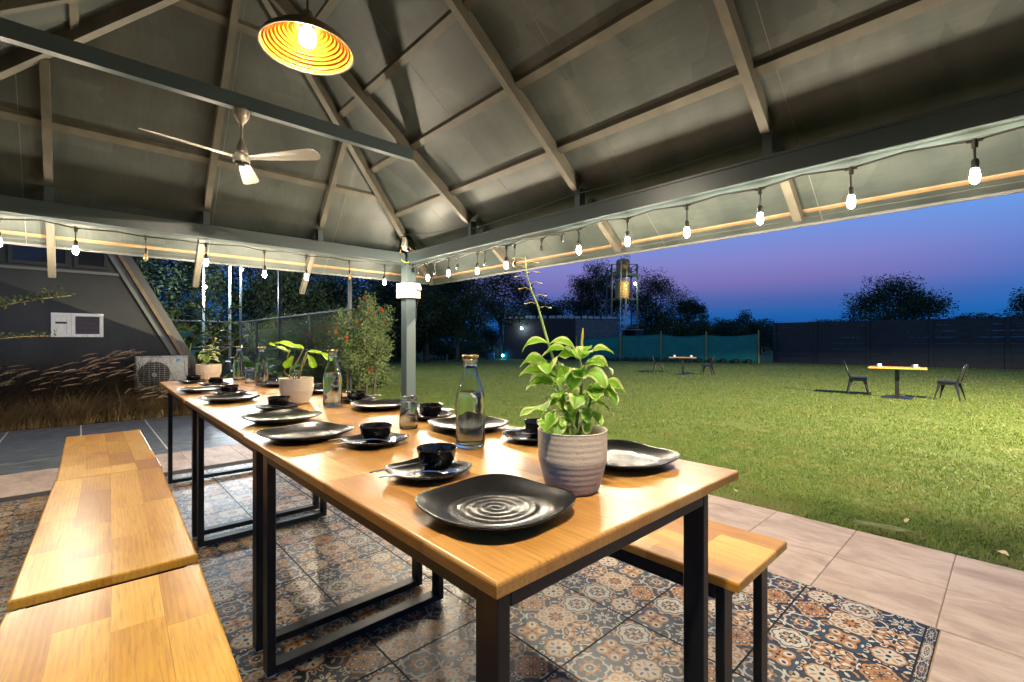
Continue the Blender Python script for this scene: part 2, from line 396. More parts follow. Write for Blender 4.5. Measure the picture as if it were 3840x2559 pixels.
M['leaf_bright'] = leafy('bright_green_leaf', [(.3, (.05, .16, .012)), (.7, (.10, .26, .025))], 5, .4, .35)
M['red_flower'] = leafy('red_bottlebrush_flower', [(.3, (.55, .02, .012)), (.7, (.72, .06, .03))], 20, .6, .3)
M['dry_dark'] = leafy('dark_fountain_grass', [(.3, (.03, .02, .012)), (.55, (.07, .048, .026)), (.75, (.14, .11, .05))], 5, .6, .25)
M['dry_tan'] = leafy('tan_fountain_grass', [(.3, (.18, .12, .05)), (.6, (.34, .23, .10)), (.8, (.26, .22, .07))], 6, .6, .3)
M['plume'] = leafy('brown_seed_plume', [(.3, (.28, .18, .10)), (.7, (.44, .30, .18))], 8, .7, .3)
def make_lawn():
    m = new_mat('mown_lawn', (.07, .1, .02), .85); nt = m.node_tree; v = pos(nt)
    big = noise(nt, v, .35, 4, .6); mid = noise(nt, v, 2.1, 5, .62); fine = noise(nt, v, 85, 3, .6)
    f = X(nt, big) * .45 + X(nt, mid) * .55
    c = ramp(nt, f.o, [(.3, (.08, .118, .014)), (.45, (.105, .150, .017)), (.55, (.125, .160, .024)), (.66, (.155, .155, .036)), (.76, (.13, .09, .032))])
    sx = nt.nodes.new('ShaderNodeSeparateXYZ'); nt.links.new(v, sx.inputs[0])
    bare = (X(nt, sx.outputs[0]).step(3.62, 3.2)) * (X(nt, noise(nt, v, 3.2, 4, .6)).step(.44, .58))
    spot = X(nt, noise(nt, v, 1.3, 4, .65)).step(.62, .72) * .75
    c = mix(nt, bare.max(spot).o, c, (.115, .062, .022))
    c = mix(nt, (X(nt, fine).step(.35, .68)).o, mix(nt, .35, c, (.045, .06, .010)), c)
    link(m, c, 'Base Color'); bump(m, fine, .7, .02)
    return m
M['lawn'] = make_lawn()
M['blade'] = leafy('grass_blade', [(.25, (.07, .125, .010)), (.42, (.10, .165, .014)), (.55, (.145, .19, .024)), (.68, (.20, .19, .045)), (.8, (.16, .105, .04))], 3.1, .55, .3)
M['dead_leaf'] = new_mat('pale_dead_leaf', (.42, .34, .20), .7)
M['ground_far'] = new_mat('far_dark_ground', (.03, .035, .02), .9)
M['house_far'] = new_mat('far_building_wall', (.05, .055, .06), .7)

# printed tile motifs: one material per motif, cell UVs 0..1
NAVY, CREAM, OCHRE, BROWN, SLATE = (.012, .021, .028), (.42, .385, .30), (.36, .165, .042), (.10, .07, .05), (.022, .042, .056)
def motif(name, bg, layers):
    m = new_mat(name, bg, .36, 0, **{'Specular IOR Level': .4}); nt = m.node_tree
    uv = nt.nodes.new('ShaderNodeTexCoord'); sp = nt.nodes.new('ShaderNodeSeparateXYZ'); nt.links.new(uv.outputs['UV'], sp.inputs[0])
    u = X(nt, sp.outputs[0]) * 2.0 - 1.0; v = X(nt, sp.outputs[1]) * 2.0 - 1.0
    ua, va = u.abs(), v.abs(); a = ua.max(va); b = ua.min(va)
    c = (a + b) * .70711; d = (a - b) * .70711; r = (u * u + v * v).sqrt()
    env = dict(a=a, b=b, c=c, d=d, r=r)
    def ell(p, q, x0, y0, rx, ry):
        x = (p - x0) / rx; y = (q - y0) / ry; return (x * x + y * y).sqrt()
    wear = X(nt, noise(nt, pos(nt), 23, 4, .7)); col = mix(nt, (wear.step(.5, .8) * .35).o, bg, tuple(min(1, k * 1.9 + .01) for k in bg))
    for kind, args, color in layers:
        if kind == 'disc': s = r / args[0]
        elif kind == 'ax': s = ell(a, b, *args[:4])
        elif kind == 'dg': s = ell(c, d, *args[:4])
        elif kind == 'co': s = ell(a, b, 1, 1, args[0], args[0])
        elif kind == 'lobe': s = (ell(a, b, args[0], 0, args[1], args[1])).min(ell(c, d, args[2], 0, args[3], args[3]))
        w = args[-1]
        mask = (s.step(1.05, .95) if w == 0 else (s - 1.0).abs().step(w + .06, w - .02))
        col = mix(nt, mask.o, col, color)
    edge = a.step(.978, .995) * .55
    col = mix(nt, edge.o, col, (.02, .02, .02))
    link(m, col, 'Base Color')
    return m
MOT = [
 motif('print_ochre_sun', OCHRE, [('ax', (.70, .32, .27, .27, .24), CREAM), ('ax', (.66, .30, .09, .09, 0), CREAM), ('ax', (.36, 0, .15, .05, 0), NAVY), ('dg', (.36, 0, .15, .05, 0), NAVY), ('disc', (.25, 0), NAVY), ('disc', (.20, 0), OCHRE), ('co', (.30, 0), NAVY), ('co', (.22, .3), CREAM)]),
 motif('print_navy_flower', NAVY, [('ax', (.36, 0, .22, .09, 0), CREAM), ('dg', (.36, 0, .22, .09, 0), CREAM), ('dg', (.40, 0, .1, .04, 0), OCHRE), ('ax', (.40, 0, .1, .04, 0), SLATE), ('disc', (.12, 0), SLATE), ('co', (.52, .09), CREAM), ('ax', (.95, .18, .12, .10, .3), CREAM), ('ax', (.72, .2, .03, .03, 0), CREAM), ('dg', (.72, .05, .03, .03, 0), CREAM)]),
 motif('print_ochre_quatrefoil', SLATE, [('dg', (.50, 0, .40, .36, 0), OCHRE), ('dg', (.56, 0, .25, .21, 0), CREAM), ('dg', (.60, 0, .13, .09, 0), NAVY), ('ax', (.45, 0, .20, .07, 0), OCHRE), ('ax', (.30, 0, .12, .05, 0), NAVY), ('ax', (.90, 0, .07, .16, 0), CREAM), ('disc', (.09, 0), NAVY), ('co', (.18, 0), OCHRE)]),
 motif('print_navy_scroll', NAVY, [('ax', (.52, .26, .22, .22, .30), OCHRE), ('ax', (.50, .24, .09, .09, 0), CREAM), ('dg', (.25, 0, .16, .06, 0), OCHRE), ('ax', (.9, 0, .09, .34, 0), CREAM), ('ax', (.86, 0, .06, .14, 0), NAVY), ('ax', (.24, 0, .1, .05, 0), OCHRE), ('disc', (.08, 0), NAVY), ('co', (.28, .2), OCHRE)]),
 motif('print_outline_flower', SLATE, [('lobe', (.62, .42, .60, .40, 0), CREAM), ('lobe', (.60, .36, .58, .33, 0), BROWN), ('lobe', (.58, .28, .55, .26, 0), CREAM), ('lobe', (.40, .16, .40, .16, 0), SLATE), ('ax', (.30, 0, .20, .07, 0), CREAM), ('dg', (.30, 0, .2, .07, 0), OCHRE), ('disc', (.09, 0), NAVY), ('co', (.34, .2), OCHRE)]),
 motif('print_cream_lattice', CREAM, [('ax', (.66, .34, .25, .25, .3), OCHRE), ('ax', (.30, 0, .26, .08, 0), NAVY), ('dg', (.34, 0, .24, .07, 0), NAVY), ('ax', (.95, 0, .2, .16, 0), NAVY), ('co', (.30, 0), NAVY), ('dg', (.9, 0, .12, .3, .2), NAVY), ('disc', (.10, 0), CREAM)]),
 motif('print_white_rosette', NAVY, [('lobe', (.46, .34, .44, .34, 0), OCHRE), ('lobe', (.42, .28, .40, .28, 0), CREAM), ('ax', (.44, 0, .13, .06, 0), NAVY), ('dg', (.42, 0, .2, .05, 0), OCHRE), ('disc', (.12, 0), NAVY), ('ax', (.92, .34, .12, .12, .35), CREAM), ('ax', (.9, 0, .06, .12, 0), OCHRE), ('co', (.2, .4), CREAM)]),
 motif('print_ring_medallion', SLATE, [('lobe', (.60, .32, .60, .34, .14), CREAM), ('ax', (.40, .2, .16, .10, 0), OCHRE), ('dg', (.30, 0, .12, .05, 0), OCHRE), ('ax', (.42, .17, .05, .05, 0), NAVY), ('disc', (.07, 0), CREAM), ('ax', (.97, 0, .12, .12, .35), OCHRE), ('co', (.36, .16), CREAM), ('co', (.16, 0), OCHRE)]),
]

# ------------------------------------------------------------------ ground, paving
def build_lawn():
    xs = np.unique(np.concatenate([np.linspace(-60, 3.155, 26), np.linspace(3.155, 40, 60), np.linspace(40, 110, 20)]))
    ys = np.unique(np.concatenate([np.linspace(-60, -2, 16), np.linspace(-2, 35, 60), np.linspace(35, 110, 20)]))
    Xg, Yg = np.meshgrid(xs, ys); Z = lawn_z(Xg, Yg) - .012
    inside = (Xg < 3.156) & (Yg < 9.0); Z[inside] -= .10
    V = np.stack([Xg, Yg, Z], -1).reshape(-1, 3); n, mm = len(xs), len(ys)
    i, j = np.meshgrid(np.arange(n - 1), np.arange(mm - 1)); a = (j * n + i).ravel()
    F = np.stack([a, a + 1, a + n + 1, a + n], -1)
    tag(fast_mesh('lawn', V, F, M['lawn'], smooth=True), kind='structure')
    g = MB(); g.box(-900, 900, -900, 900, -1.0, -.9); tag(g.build('ground', M['ground_far']), kind='structure')
build_lawn()

def tile_mesh(name, w, l, mats, cells=None, t=.014):
    """a paving tile centred on its own origin, its top at z=0, edges eased; cells = grid of printed motifs"""
    b = MB(); c = .0018
    x0, x1, y0, y1 = -w / 2, w / 2, -l / 2, l / 2
    if not cells:
        b.bbox(x0, x1, y0, y1, -t, 0, c); me_o = b.build(name, mats); me = me_o.data
    else:
        nx, ny = len(cells[0]), len(cells)
        for j in range(ny):
            for i in range(nx):
                xa, xb = x0 + c + (w - 2 * c) * i / nx, x0 + c + (w - 2 * c) * (i + 1) / nx
                ya, yb = y0 + c + (l - 2 * c) * j / ny, y0 + c + (l - 2 * c) * (j + 1) / ny
                b.add([(xa, ya, 0), (xb, ya, 0), (xb, yb, 0), (xa, yb, 0)], [(0, 1, 2, 3)], 1 + cells[j][i])
        R = lambda i, z: [(x0 + i, y0 + i, z), (x1 - i, y0 + i, z), (x1 - i, y1 - i, z), (x0 + i, y1 - i, z)]
        b.loft([R(0, -t), R(0, -c), R(c, 0)], True, False, 0)
        me_o = b.build(name, mats); me = me_o.data
        uv = me.uv_layers.new(name='UVMap')
        for p in me.polygons:
            if p.material_index >= 1:
                for li, q in zip(p.loop_indices, ((0, 0), (1, 0), (1, 1), (0, 1))): uv.data[li].uv = q
    bpy.data.objects.remove(me_o); return me
def lay(me, name, parent, x, y, dz=0, rz=0):
    o = bpy.data.objects.new(name, me); COL.objects.link(o); o.parent = parent
    o.location = (x, y, dz); o.rotation_euler = (0, 0, rz); return o

# patterned rug of printed tiles, its grout bed is the parent
bed = MB(); bed.box(-.55, 2.295, .185, 4.62, -.09, -.0035)
rug = tag(bed.build('patterned_floor', M['grout_dark']), kind='structure')
CELL = .1291; TL = CELL * 3; G = .0022
tmats = [M['grout_dark']] + MOT
grids = [[[0, 3, 5], [1, 7, 6], [2, 4, 3]], [[6, 5, 1], [2, 0, 4], [7, 3, 6]], [[4, 2, 7], [5, 6, 0], [3, 1, 2]]]
tiles3 = [tile_mesh('printed_tile', TL - G, TL - G, tmats, g) for g in grids]
tiles1 = [tile_mesh('printed_tile', CELL - G, TL - G, tmats, [[r[0]] for r in g]) for g in grids]
ncol = int((2.295 + .55) / TL)
for j in range(12):
    y0 = .185 + .034 + TL * j
    if y0 + TL > 4.66: break
    for i in range(ncol):
        x1 = 2.295 - TL * i
        lay(tiles3[(i * 2 + j) % 3 if (i + j) % 4 else 1], 'tile', rug, x1 - TL / 2, y0 + TL / 2, rng.uniform(-.0003, .0003), PI * ((i + j) % 2))
cut = tile_mesh('printed_tile', TL - G, .034 - G, tmats, [[7, 4, 1]])
for i in range(ncol): lay(cut, 'tile', rug, 2.295 - TL * (i + .5), .185 + .017)
# beige stone border
bed = MB(); bed.box(2.295, 3.155, -2.0, 5.385, -.10, -.003); bed.box(-2.2, 2.295, 4.62, 5.385, -.10, -.003); bed.box(-2.2, 2.295, -2.0, .185, -.10, -.003)
border = tag(bed.build('stone_border', M['grout']), kind='structure')
g = .003
ma, mb_ = tile_mesh('stone_tile', .395 - g, .40 - g, M['stone']), tile_mesh('stone_tile', .465 - g, .40 - g, M['stone'])
for k in range(-6, 14):
    y = .195 + .4 * k - .2
    if y + .2 > 5.39: break
    lay(ma, 'tile', border, 2.2965 + .1975, y, rng.uniform(-.0004, .0004)); lay(mb_, 'tile', border, 2.6915 + .2325, y, rng.uniform(-.0004, .0004))
mc = tile_mesh('stone_tile', .40 - g, .38 - g, M['stone'])
for i in range(11):
    for j in range(2): lay(mc, 'tile', border, 2.29 - .2 - .4 * i, 4.622 + .19 + .381 * j, rng.uniform(-.0004, .0004))
md = tile_mesh('stone_tile', .60 - g, .40 - g, M['stone'])
for i in range(5):
    for j in range(2): lay(md, 'tile', border, 2.29 - .3 - .6 * i, .182 - .2 - .4 * j)
# dark slate path beyond
bed = MB(); bed.box(-2.6, 3.155, 5.385, 7.95, -.10, -.0022); slate = tag(bed.build('slate_path', M['grout_pale']), kind='structure')
ms = {}
for i in range(9):
    x = 2.79 - .62 * i; off = (0, .46)[i % 2]
    y = 5.387 - off
    while y < 7.94:
        a, b_ = max(y, 5.387), min(y + .925, 7.947)
        if b_ - a > .08:
            key = round(b_ - a, 3)
            if key not in ms: ms[key] = tile_mesh('slate_tile', .62 - .012, b_ - a - .012, M['slate'])
            lay(ms[key], 'tile', slate, x, (a + b_) / 2, rng.uniform(-.0006, .0006))
        y += .925
bed = MB(); bed.box(-7, 2.6, 7.95, 9.42, -.2, .0); tag(bed.build('planting_bed_soil', M['bed_soil']), kind='structure')

# ------------------------------------------------------------------ pavilion
XR, YF, XW, YN, SLR = 2.95, 5.107, -1.183, -.29, .745
XC = (XR + XW) / 2; HK = .626; SLF = SLR / HK; ZP = 2.36; APX = XR - XC
pav = thing('pavilion', 'open dining pavilion with grey steel post and hipped roof of dark boards', 'pavilion', (XC, 2.4085, 0), world=True)
def part(mb, name, mat, smooth=False, parent=None): return mb.build(name, mat, parent or pav, smooth)
planes = {  # height of the board underside, plan half-planes (a,b,c): a*x+b*y<=c
 'e': (lambda x, y: ZP - SLR * (x - XR)), 'w': (lambda x, y: ZP + SLR * (x - XW)),
 'f': (lambda x, y: ZP - SLF * (y - YF)), 'n': (lambda x, y: ZP + SLF * (y - YN))}
EX, EW, EF, EN = 3.638, XW - .688, 5.538, YN - .431
half = {
 'e': [(-1, 0, -XC), (1, 0, EX), (HK * -1, 1, YF - HK * XR), (-HK, -1, -YN - HK * XR)],
 'w': [(1, 0, XC), (-1, 0, -EW), (HK, 1, YF + HK * XW), (HK, -1, -YN + HK * XW)],
 'f': [(0, 1, EF), (HK, -1, -(YF - HK * XR)), (-HK, -1, -(YF + HK * XW))],
 'n': [(0, -1, -EN), (HK, 1, (YN + HK * XR)), (-HK, 1, (YN - HK * XW))]}
def clip(poly, hs):
    for a, b, c in hs:
        out = []
        for i, p in enumerate(poly):
            q = poly[(i + 1) % len(poly)]; dp, dq = a * p[0] + b * p[1] - c, a * q[0] + b * q[1] - c
            if dp <= 0: out.append(p)
            if dp * dq < 0: t = dp / (dp - dq); out.append((p[0] + t * (q[0] - p[0]), p[1] + t * (q[1] - p[1])))
        poly = out
        if len(poly) < 3: return []
    return poly
def roof_piece(side, rect, name, mat, z0, z1, extra=()):
    x0, x1, y0, y1 = rect; p = clip([(x0, y0), (x1, y0), (x1, y1), (x0, y1)], half[side] + list(extra))
    if len(p) < 3: return
    b = MB(); h = planes[side]
    b.loft([[(x, y, h(x, y) + z0) for x, y in p], [(x, y, h(x, y) + z1) for x, y in p]], True, True)
    return part(b, name, mat)
gp = .0018
cuts = {'e': ('y', [-1, .87, 2.01, 3.15, 4.29, 5.7]), 'w': ('y', [-1, .87, 2.01, 3.15, 4.29, 5.7]), 'f': ('x', [-2.4, -.33, .93, 2.1, 3.8]), 'n': ('x', [-2.4, -.33, .93, 2.1, 3.8])}
for s, (ax, cs) in cuts.items():
    for k in range(len(cs) - 1):
        lo, hi = cs[k] + gp, cs[k + 1] - gp
        roof_piece(s, (-9, 9, lo, hi) if ax == 'y' else (lo, hi, -9, 9), 'roof_panel', M['panel'], 0, .012)
    for c in cs[1:-1]:
        roof_piece(s, (-9, 9, c - gp + .0004, c + gp - .0004) if ax == 'y' else (c - gp + .0004, c + gp - .0004, -9, 9), 'joint_filler', M['panel_edge'], .001, .010)
    roof_piece(s, (-9, 9, -9, 9), 'roof_sheet', M['roof_top'], .016, .03)
b = MB()
for p, q in (((EX, EN), (EX, EF)), ((EX, EF), (EW, EF)), ((EW, EF), (EW, EN)), ((EW, EN), (EX, EN))):
    b.beam((*p, ZP - SLR * .688 + .012), (*q, ZP - SLR * .688 + .012), .012, .05)
part(b, 'roof_edge_trim', M['roof_top'])
# eave beams, posts
for x0, x1, y0, y1 in ((XR, XR + .14, YN - .14, YF + .14), (XW - .14, XW, YN - .14, YF + .14), (XW, XR, YF, YF + .14), (XW, XR, YN - .14, YN)):
    b = MB(); b.bbox(x0 + .0015, x1 - .0015, y0 + .0015, y1 - .0015, 2.01, 2.135, .004); part(b, 'eave_beam', M['beam'])
b = MB(); b.box(XR - .006, XR + .001, YN, YF - .002, 2.121, 2.137); part(b, 'beam_lip', M['beam'])
for px, py in ((XR, YF), (XW - .14, YF), (XR, YN - .14), (XW - .14, YN - .14)):
    b = MB(); b.bbox(px + .004, px + .136, py + .004, py + .136, 0, 2.009, .004); o = part(b, 'post', M['beam'])
    c = MB(); c.box(px - .02, px + .16, py - .02, py + .16, 0, .008); part(c, 'base_plate', M['beam'], parent=pav)
def rafter(side, t, lo, hi):
    """t = position along the eave; runs from plan coordinate lo (high end) to hi (at the beam)"""
    h = planes[side]; b = MB(); sl = SLR if side in 'ew' else SLF; dp = .12 / math.sqrt(1 + sl * sl)
    P = (lambda u: (u, t)) if side in 'ew' else (lambda u: (t, u))
    p, q = P(lo), P(hi)
    b.beam((*p, h(*p) - .0605), (*q, h(*q) - .0605), .05, dp)
    o = part(b, 'rafter', M['rafter'])
    s = .07 if hi > lo else -.07
    b = MB(); e = P(hi + s); zt = h(*P(hi + s)) - .02
    x0, x1 = sorted((q[0], e[0])); y0, y1 = sorted((q[1], e[1]))
    if side in 'ew': y0, y1 = t - .026, t + .026
    else: x0, x1 = t - .026, t + .026
    b.box(x0, x1, y0, y1, 2.136, zt); part(b, 'rafter_foot', M['beam'])
    b = MB(); p = P(hi + s * 2.2); q = P(hi + s * 8.4)
    b.beam((*p, h(*p) - .044), (*q, h(*q) - .044), .05, .085 / math.sqrt(1 + sl * sl)); part(b, 'rafter_tail', M['rafter'])
for y in (.986, 2.409, 3.836): rafter('e', y, XC + .03, XR); rafter('w', y, XC - .03, XW)
for x in (-.185, .858, 1.905):
    dx = min(XR - x, x - XW); y = YF - HK * dx
    rafter('f', x, max(y, 3.82) + .04, YF); rafter('n', x, YN + YF - max(y, 3.82) - .04, YN)
for cx, cy in ((XR, YF), (XW, YF), (XR, YN), (XW, YN)):
    ya = YF - HK * APX if cy == YF else YN + HK * APX
    o = .2; dx = (XC - cx) / APX; dy = (ya - cy) / APX
    b = MB(); b.beam((cx - dx * .04, cy - dy * .04, ZP - .065 - .04 * SLR), (XC - dx * .03, ya - dy * .03, ZP + SLR * (APX - .03) - .065), .055, .10); part(b, 'hip_rafter', M['rafter'])
    b = MB(); b.beam((cx - dx * .2, cy - dy * .2, ZP - .05 - .2 * SLR), (cx - dx * .62, cy - dy * .62, ZP - .05 - .62 * SLR), .05, .06); part(b, 'hip_tail', M['rafter'])
b = MB(); b.beam((XC, YN + HK * APX - .05, ZP + SLR * APX - .07), (XC, YF - HK * APX + .05, ZP + SLR * APX - .07), .06, .11); part(b, 'ridge_beam', M['rafter'])
for y in (3.836, .986):
    b = MB(); b.beam((XC - 1.385, y, 2.787), (XC + 1.385, y, 2.787), .06, .104); part(b, 'tie_beam', M['beam'])
for side, us in (('e', (1.35, 1.80, 2.255, 2.70)), ('w', (2 * XC - 1.35, 2 * XC - 1.80, 2 * XC - 2.255, 2 * XC - 2.70))):
    for u in us: roof_piece(side, (u - .022, u + .022, -9, 9), 'purlin', M['rafter'], -.034, -.001)
for side, us in (('f', (4.842, 4.118)), ('n', (-.025, .70))):
    for u in us: roof_piece(side, (-9, 9, u - .018, u + .018), 'purlin', M['rafter'], -.034, -.001)
roof_piece('e', (3.532, 3.547, -9, 9), 'edge_purlin', M['strip'], -.012, -.001); roof_piece('f', (-9, 9, 5.466, 5.478), 'edge_purlin', M['strip'], -.012, -.001)
roof_piece('e', (3.590, 3.594, -9, 9), 'edge_joint', M['roof_top'], -.002, .004); roof_piece('f', (-9, 9, 5.508, 5.511), 'edge_joint', M['roof_top'], -.002, .004)

# fittings on and above the corner post
def switch_box(name, label, loc, rz, plug):
    t = thing(name, label, 'switch box', loc, rz, 'white switch boxes on the post')
    b = MB(); b.bbox(-.085, .085, -.055, 0, 0, .185, .006); b.build('casing', M['white'], t)
    for k in range(2): c = MB(); c.bbox(-.055, -.025, -.060, -.054, .035 + .075 * k, .070 + .075 * k, .002); c.build('switch', M['off_white'], t)
    for k in range(3): c = MB(); c.lathe([(.004, 0), (.004, .002)], 8); o = c.build('socket_hole', M['switch_grey'], t); o.location = (.035 + (0, -.012, .012)[k], -.0565, .06 + (.018, 0, 0)[k]); o.rotation_euler = (PI / 2, 0, 0)
    if plug:
        c = MB(); c.bbox(.02, .075, -.10, -.0555, .095, .15, .006); c.build('plug', M['switch_grey'], t)
        c = MB(); c.tube([(.045, -.08, .096), (.046, -.075, .02), (.05, -.02, -.12), (.05, -.01, -.28)], .0035, 5); c.build('lead', M['rubber'], t)
switch_box('switch_box', 'white switch box with black plug on the lawn side of post', (XR + .085, YF + .003, 1.583), 0, True)
switch_box('switch_box', 'white switch box without plug on the house side of post', (XR + .003, YF + .075, 1.583), -PI / 2, False)
t = thing('junction_box', 'tilted grey junction box with cable above the post', 'junction box', (XR - .09, YF - .10, 2.17), world=True)
b = MB(); b.bbox(-.045, .045, -.02, .02, 0, .13, .004); o = b.build('casing', M['box_grey'], t, local=True); o.rotation_euler = (0, .35, .6)
b = MB(); b.tube([(XR - .06, YF - .09, 2.29), (XR - .03, YF - .07, 2.36), (XR + .0, YF - .05, 2.42)], .005, 5); b.build('lead', M['rubber'], t)
b = MB(); b.tube([(XR - .02 + .085 * math.cos(a) * .72, YF - .035 - .085 * math.cos(a) * .6, 2.115 + .10 * math.sin(a)) for a in np.linspace(.5, 2 * PI + .9, 26)] + [(XR - .06, YF - .08, 2.2), (XR - .08, YF - .1, 2.24)], .0055, 6)
tag(b.build('cable_loop', M['yellow_cable'], smooth=True), 'loop of yellow cable hanging at the top of the post', 'cable')
t = thing('tube_bracket', 'three pale pink tubes lying on the beam corner', 'bracket', (XR, YF, 2.137), world=True)
for p, q in (((XR - .12, YF - .13, 2.148), (XR + .05, YF - .03, 2.148)), ((XR - .02, YF - .12, 2.175), (XR + .12, YF - .05, 2.152)), ((XR + .07, YF - .11, 2.20), (XR + .13, YF - .05, 2.152))):
    b = MB(); b.tube([p, q], .009, 8); b.build('tube', M['tube_white'], t)

b = MB(); b.tube(arc_pts((2.93, 3.74, 2.20), (2.93, 2.47, 2.235), .012, 8) + arc_pts((2.93, 2.35, 2.235), (2.93, 1.04, 2.24), .02, 8)[0:], .004, 5); tag(b.build('black_cable', M['rubber']), 'thin black cable running along the top of the lawn side beam', 'cable')
b = MB(); b.tube(arc_pts((2.80, 5.0, 2.33), (2.93, 3.90, 2.25), .03, 8), .003, 5); tag(b.build('black_cable', M['rubber']), 'thin dark cable sagging from the junction box to the first rafter', 'cable')

# ------------------------------------------------------------------ string lights
def bulb_prof(r=.0185): return [(.010, .032), (.012, .026), (.015, .014), (r * .93, -.003), (r, -.014), (r * .92, -.026), (r * .68, -.036), (r * .35, -.0415), (.003, -.043)]
def string_light(label, pts, cord_pts, loc):
    t = thing('string_light', label, 'string light', loc, 0, 'string lights under the eaves', world=True)
    b = MB(); b.tube(cord_pts, .006, 6); b.build('cord', M['rubber'], t)
    for (x, y, z, lit) in pts:
        zt = 1.962 if z < 1.86 else z + .09
        b = MB(); b.tube([(x, y, zt + .012), (x, y, zt - .03)], .012, 8)
        d = Vector((.028, 0, 0)) if abs(y - 5.16) < .05 else Vector((0, .028, 0))
        b.tube([Vector((x, y, zt)) - d, Vector((x, y, zt + .004)), Vector((x, y, zt)) + d], [.006, .010, .006], 6)
        zs = z + .062
        b.tube([(x, y, zt), (x + rng.uniform(-.004, .004), y + rng.uniform(-.004, .004), (zt + zs) / 2), (x, y, zs)], .005, 6)
        so = b.build('drop_cord', M['rubber'], t)
        b = MB(); b.lathe([(.006, .012), (.012, .006), (.015, 0), (.015, -.03), (.0135, -.038)], 14, (x, y, zs)); sk = b.build('socket', M['rubber'], t, True)
        if lit is not None:
            b = MB(); b.lathe(bulb_prof(), 16, (x, y, z)); bu = b.build('bulb', M['bulb_lit'] if lit else M['bulb_off'], sk, True)
            if not lit:
                f = MB(); f.tube([(x - .006, y, z + .02), (x - .007, y, z - .03), (x + .007, y, z - .03), (x + .006, y, z + .02)], .0012, 5); fo = f.build('filament', M['gold'], t)
R_ = [(3.0, .123, 1.812, 1), (3.0, .589, 1.796, 1), (3.0, 1.041, 1.795, 1), (3.0, 1.502, 1.79, 1), (3.0, 1.968, 1.802, 1), (3.0, 2.431, 1.803, 1), (3.0, 3.323, 1.785, 1), (3.0, 3.766, 1.780, 1), (3.0, 4.279, 1.81, 1), (3.0, 4.703, 1.802, 1)]
cp = [(3.0, -.5, 1.985)]
for (x, y, z, l) in R_: cp += [(3.0, y - .22, 1.988 + rng.uniform(-.006, .01)), (3.0, y, 1.966)]
cp += [(3.0, 4.9, 1.98), (3.0, 5.10, 1.955)]
string_light('string of lit bulbs under the beam beside the lawn', R_, cp, (3.0, 2.4, 1.96))
L_ = [(-.452, 5.16, 1.796, 1), (-.032, 5.16, 1.792, 1), (.415, 5.16, 1.789, 0), (.862, 5.16, 1.794, 1), (1.363, 5.16, 1.735, 1), (1.773, 5.16, 1.745, 1), (2.25, 5.16, 1.79, 0), (2.684, 5.16, 1.765, 1)]
cp = [(-1.0, 5.16, 1.98)]
for (x, y, z, l) in L_: cp += [(x - .2, 5.16, 1.975 + rng.uniform(-.012, .02)), (x, 5.16, 1.960)]
cp += [(2.93, 5.16, 1.965)]
string_light('string of bulbs with two unlit under the beam facing the house', L_, cp, (1.0, 5.16, 1.96))
U_ = [(3.03, 4.965, 1.845, None), (3.03, 4.595, 1.80, None), (3.03, 4.153, 1.82, None), (3.03, 3.675, 1.80, None), (3.03, 3.236, 1.735, None), (3.03, 2.882, 1.835, None), (3.03, 2.637, 1.872, None)]
cp = []
for (x, y, z, l) in U_: cp += [(3.03, y + .17, 1.985), (3.03, y, 1.962 if z < 1.86 else z + .09)]
string_light('second cord of empty bulb sockets beside the lit string near post', U_, cp, (3.03, 3.8, 1.96))

# ------------------------------------------------------------------ pendant lamp
PX, PY, PZ = .8835, 2.555, 2.60
t = thing('pendant_lamp', 'big ribbed pendant lamp with glowing amber inside', 'pendant lamp', (PX, PY, PZ), world=True)
def shade_prof(off):
    out = []; n = 120
    for k in range(n + 1):
        s = k / n; r = .055 + (.228 - .055) * s ** .80; z = .105 * (1 - s ** 1.5)
        w = .0065 * math.sin(s * 9 * 2 * PI) if .03 < s < .93 else 0
        out.append((r + off + w * .6, z + w + off * .7))
    return out
b = MB(); b.lathe(shade_prof(0), 56, (PX, PY, PZ), cap0=False, cap1=False); sh = b.build('shade', M['shade_in'], t, True)
b = MB(); b.lathe([(.004, .205), (.022, .20), (.034, .175), (.048, .125), (.0585, .1085)] + shade_prof(.003)[1:], 56, (PX, PY, PZ), cap1=False); b.build('shade_outside', M['shade_out'], t, True)
b = MB(); b.lathe([(.226, .002), (.235, .002), (.235, -.006), (.226, -.006), (.226, .002)], 56, (PX, PY, PZ), cap0=False, cap1=False); b.build('rim', M['shade_out'], t, True)
b = MB(); b.lathe([(.018, .12), (.022, .112), (.030, .100), (.042, .078), (.044, .055), (.040, .036), (.0385, .034)], 20, (PX, PY, PZ)); bu = b.build('bulb', M['pend_globe'], t, True)
b = MB(); b.lathe([(.0375, .0338), (.0370, .0310), (.001, .0308)], 20, (PX, PY, PZ)); b.build('added_glow_disc', M['pend_glow_disc'], t)  # strong downward glow added under the bulb to light the tables
b = MB(); b.tube([(PX, PY, PZ + .20), (PX, PY, ZP + SLR * APX - .12)], .006, 8); b.build('cord', M['rubber'], t)

# the second lamp of the same kind, over the near table end; the photo shows it by the short second shadows of plates and forks
t2_ = copy_tree(t); t2_['label'] = 'second ribbed pendant lamp above the near table end'; t2_.location = (.42, .10, 2.36); t2_['group'] = t['group'] = 'ribbed pendant lamps'
for c in t2_.children:
    if c.name.startswith('cord'): c.scale = (1, 1, .30); c.location = (0, 0, .14)

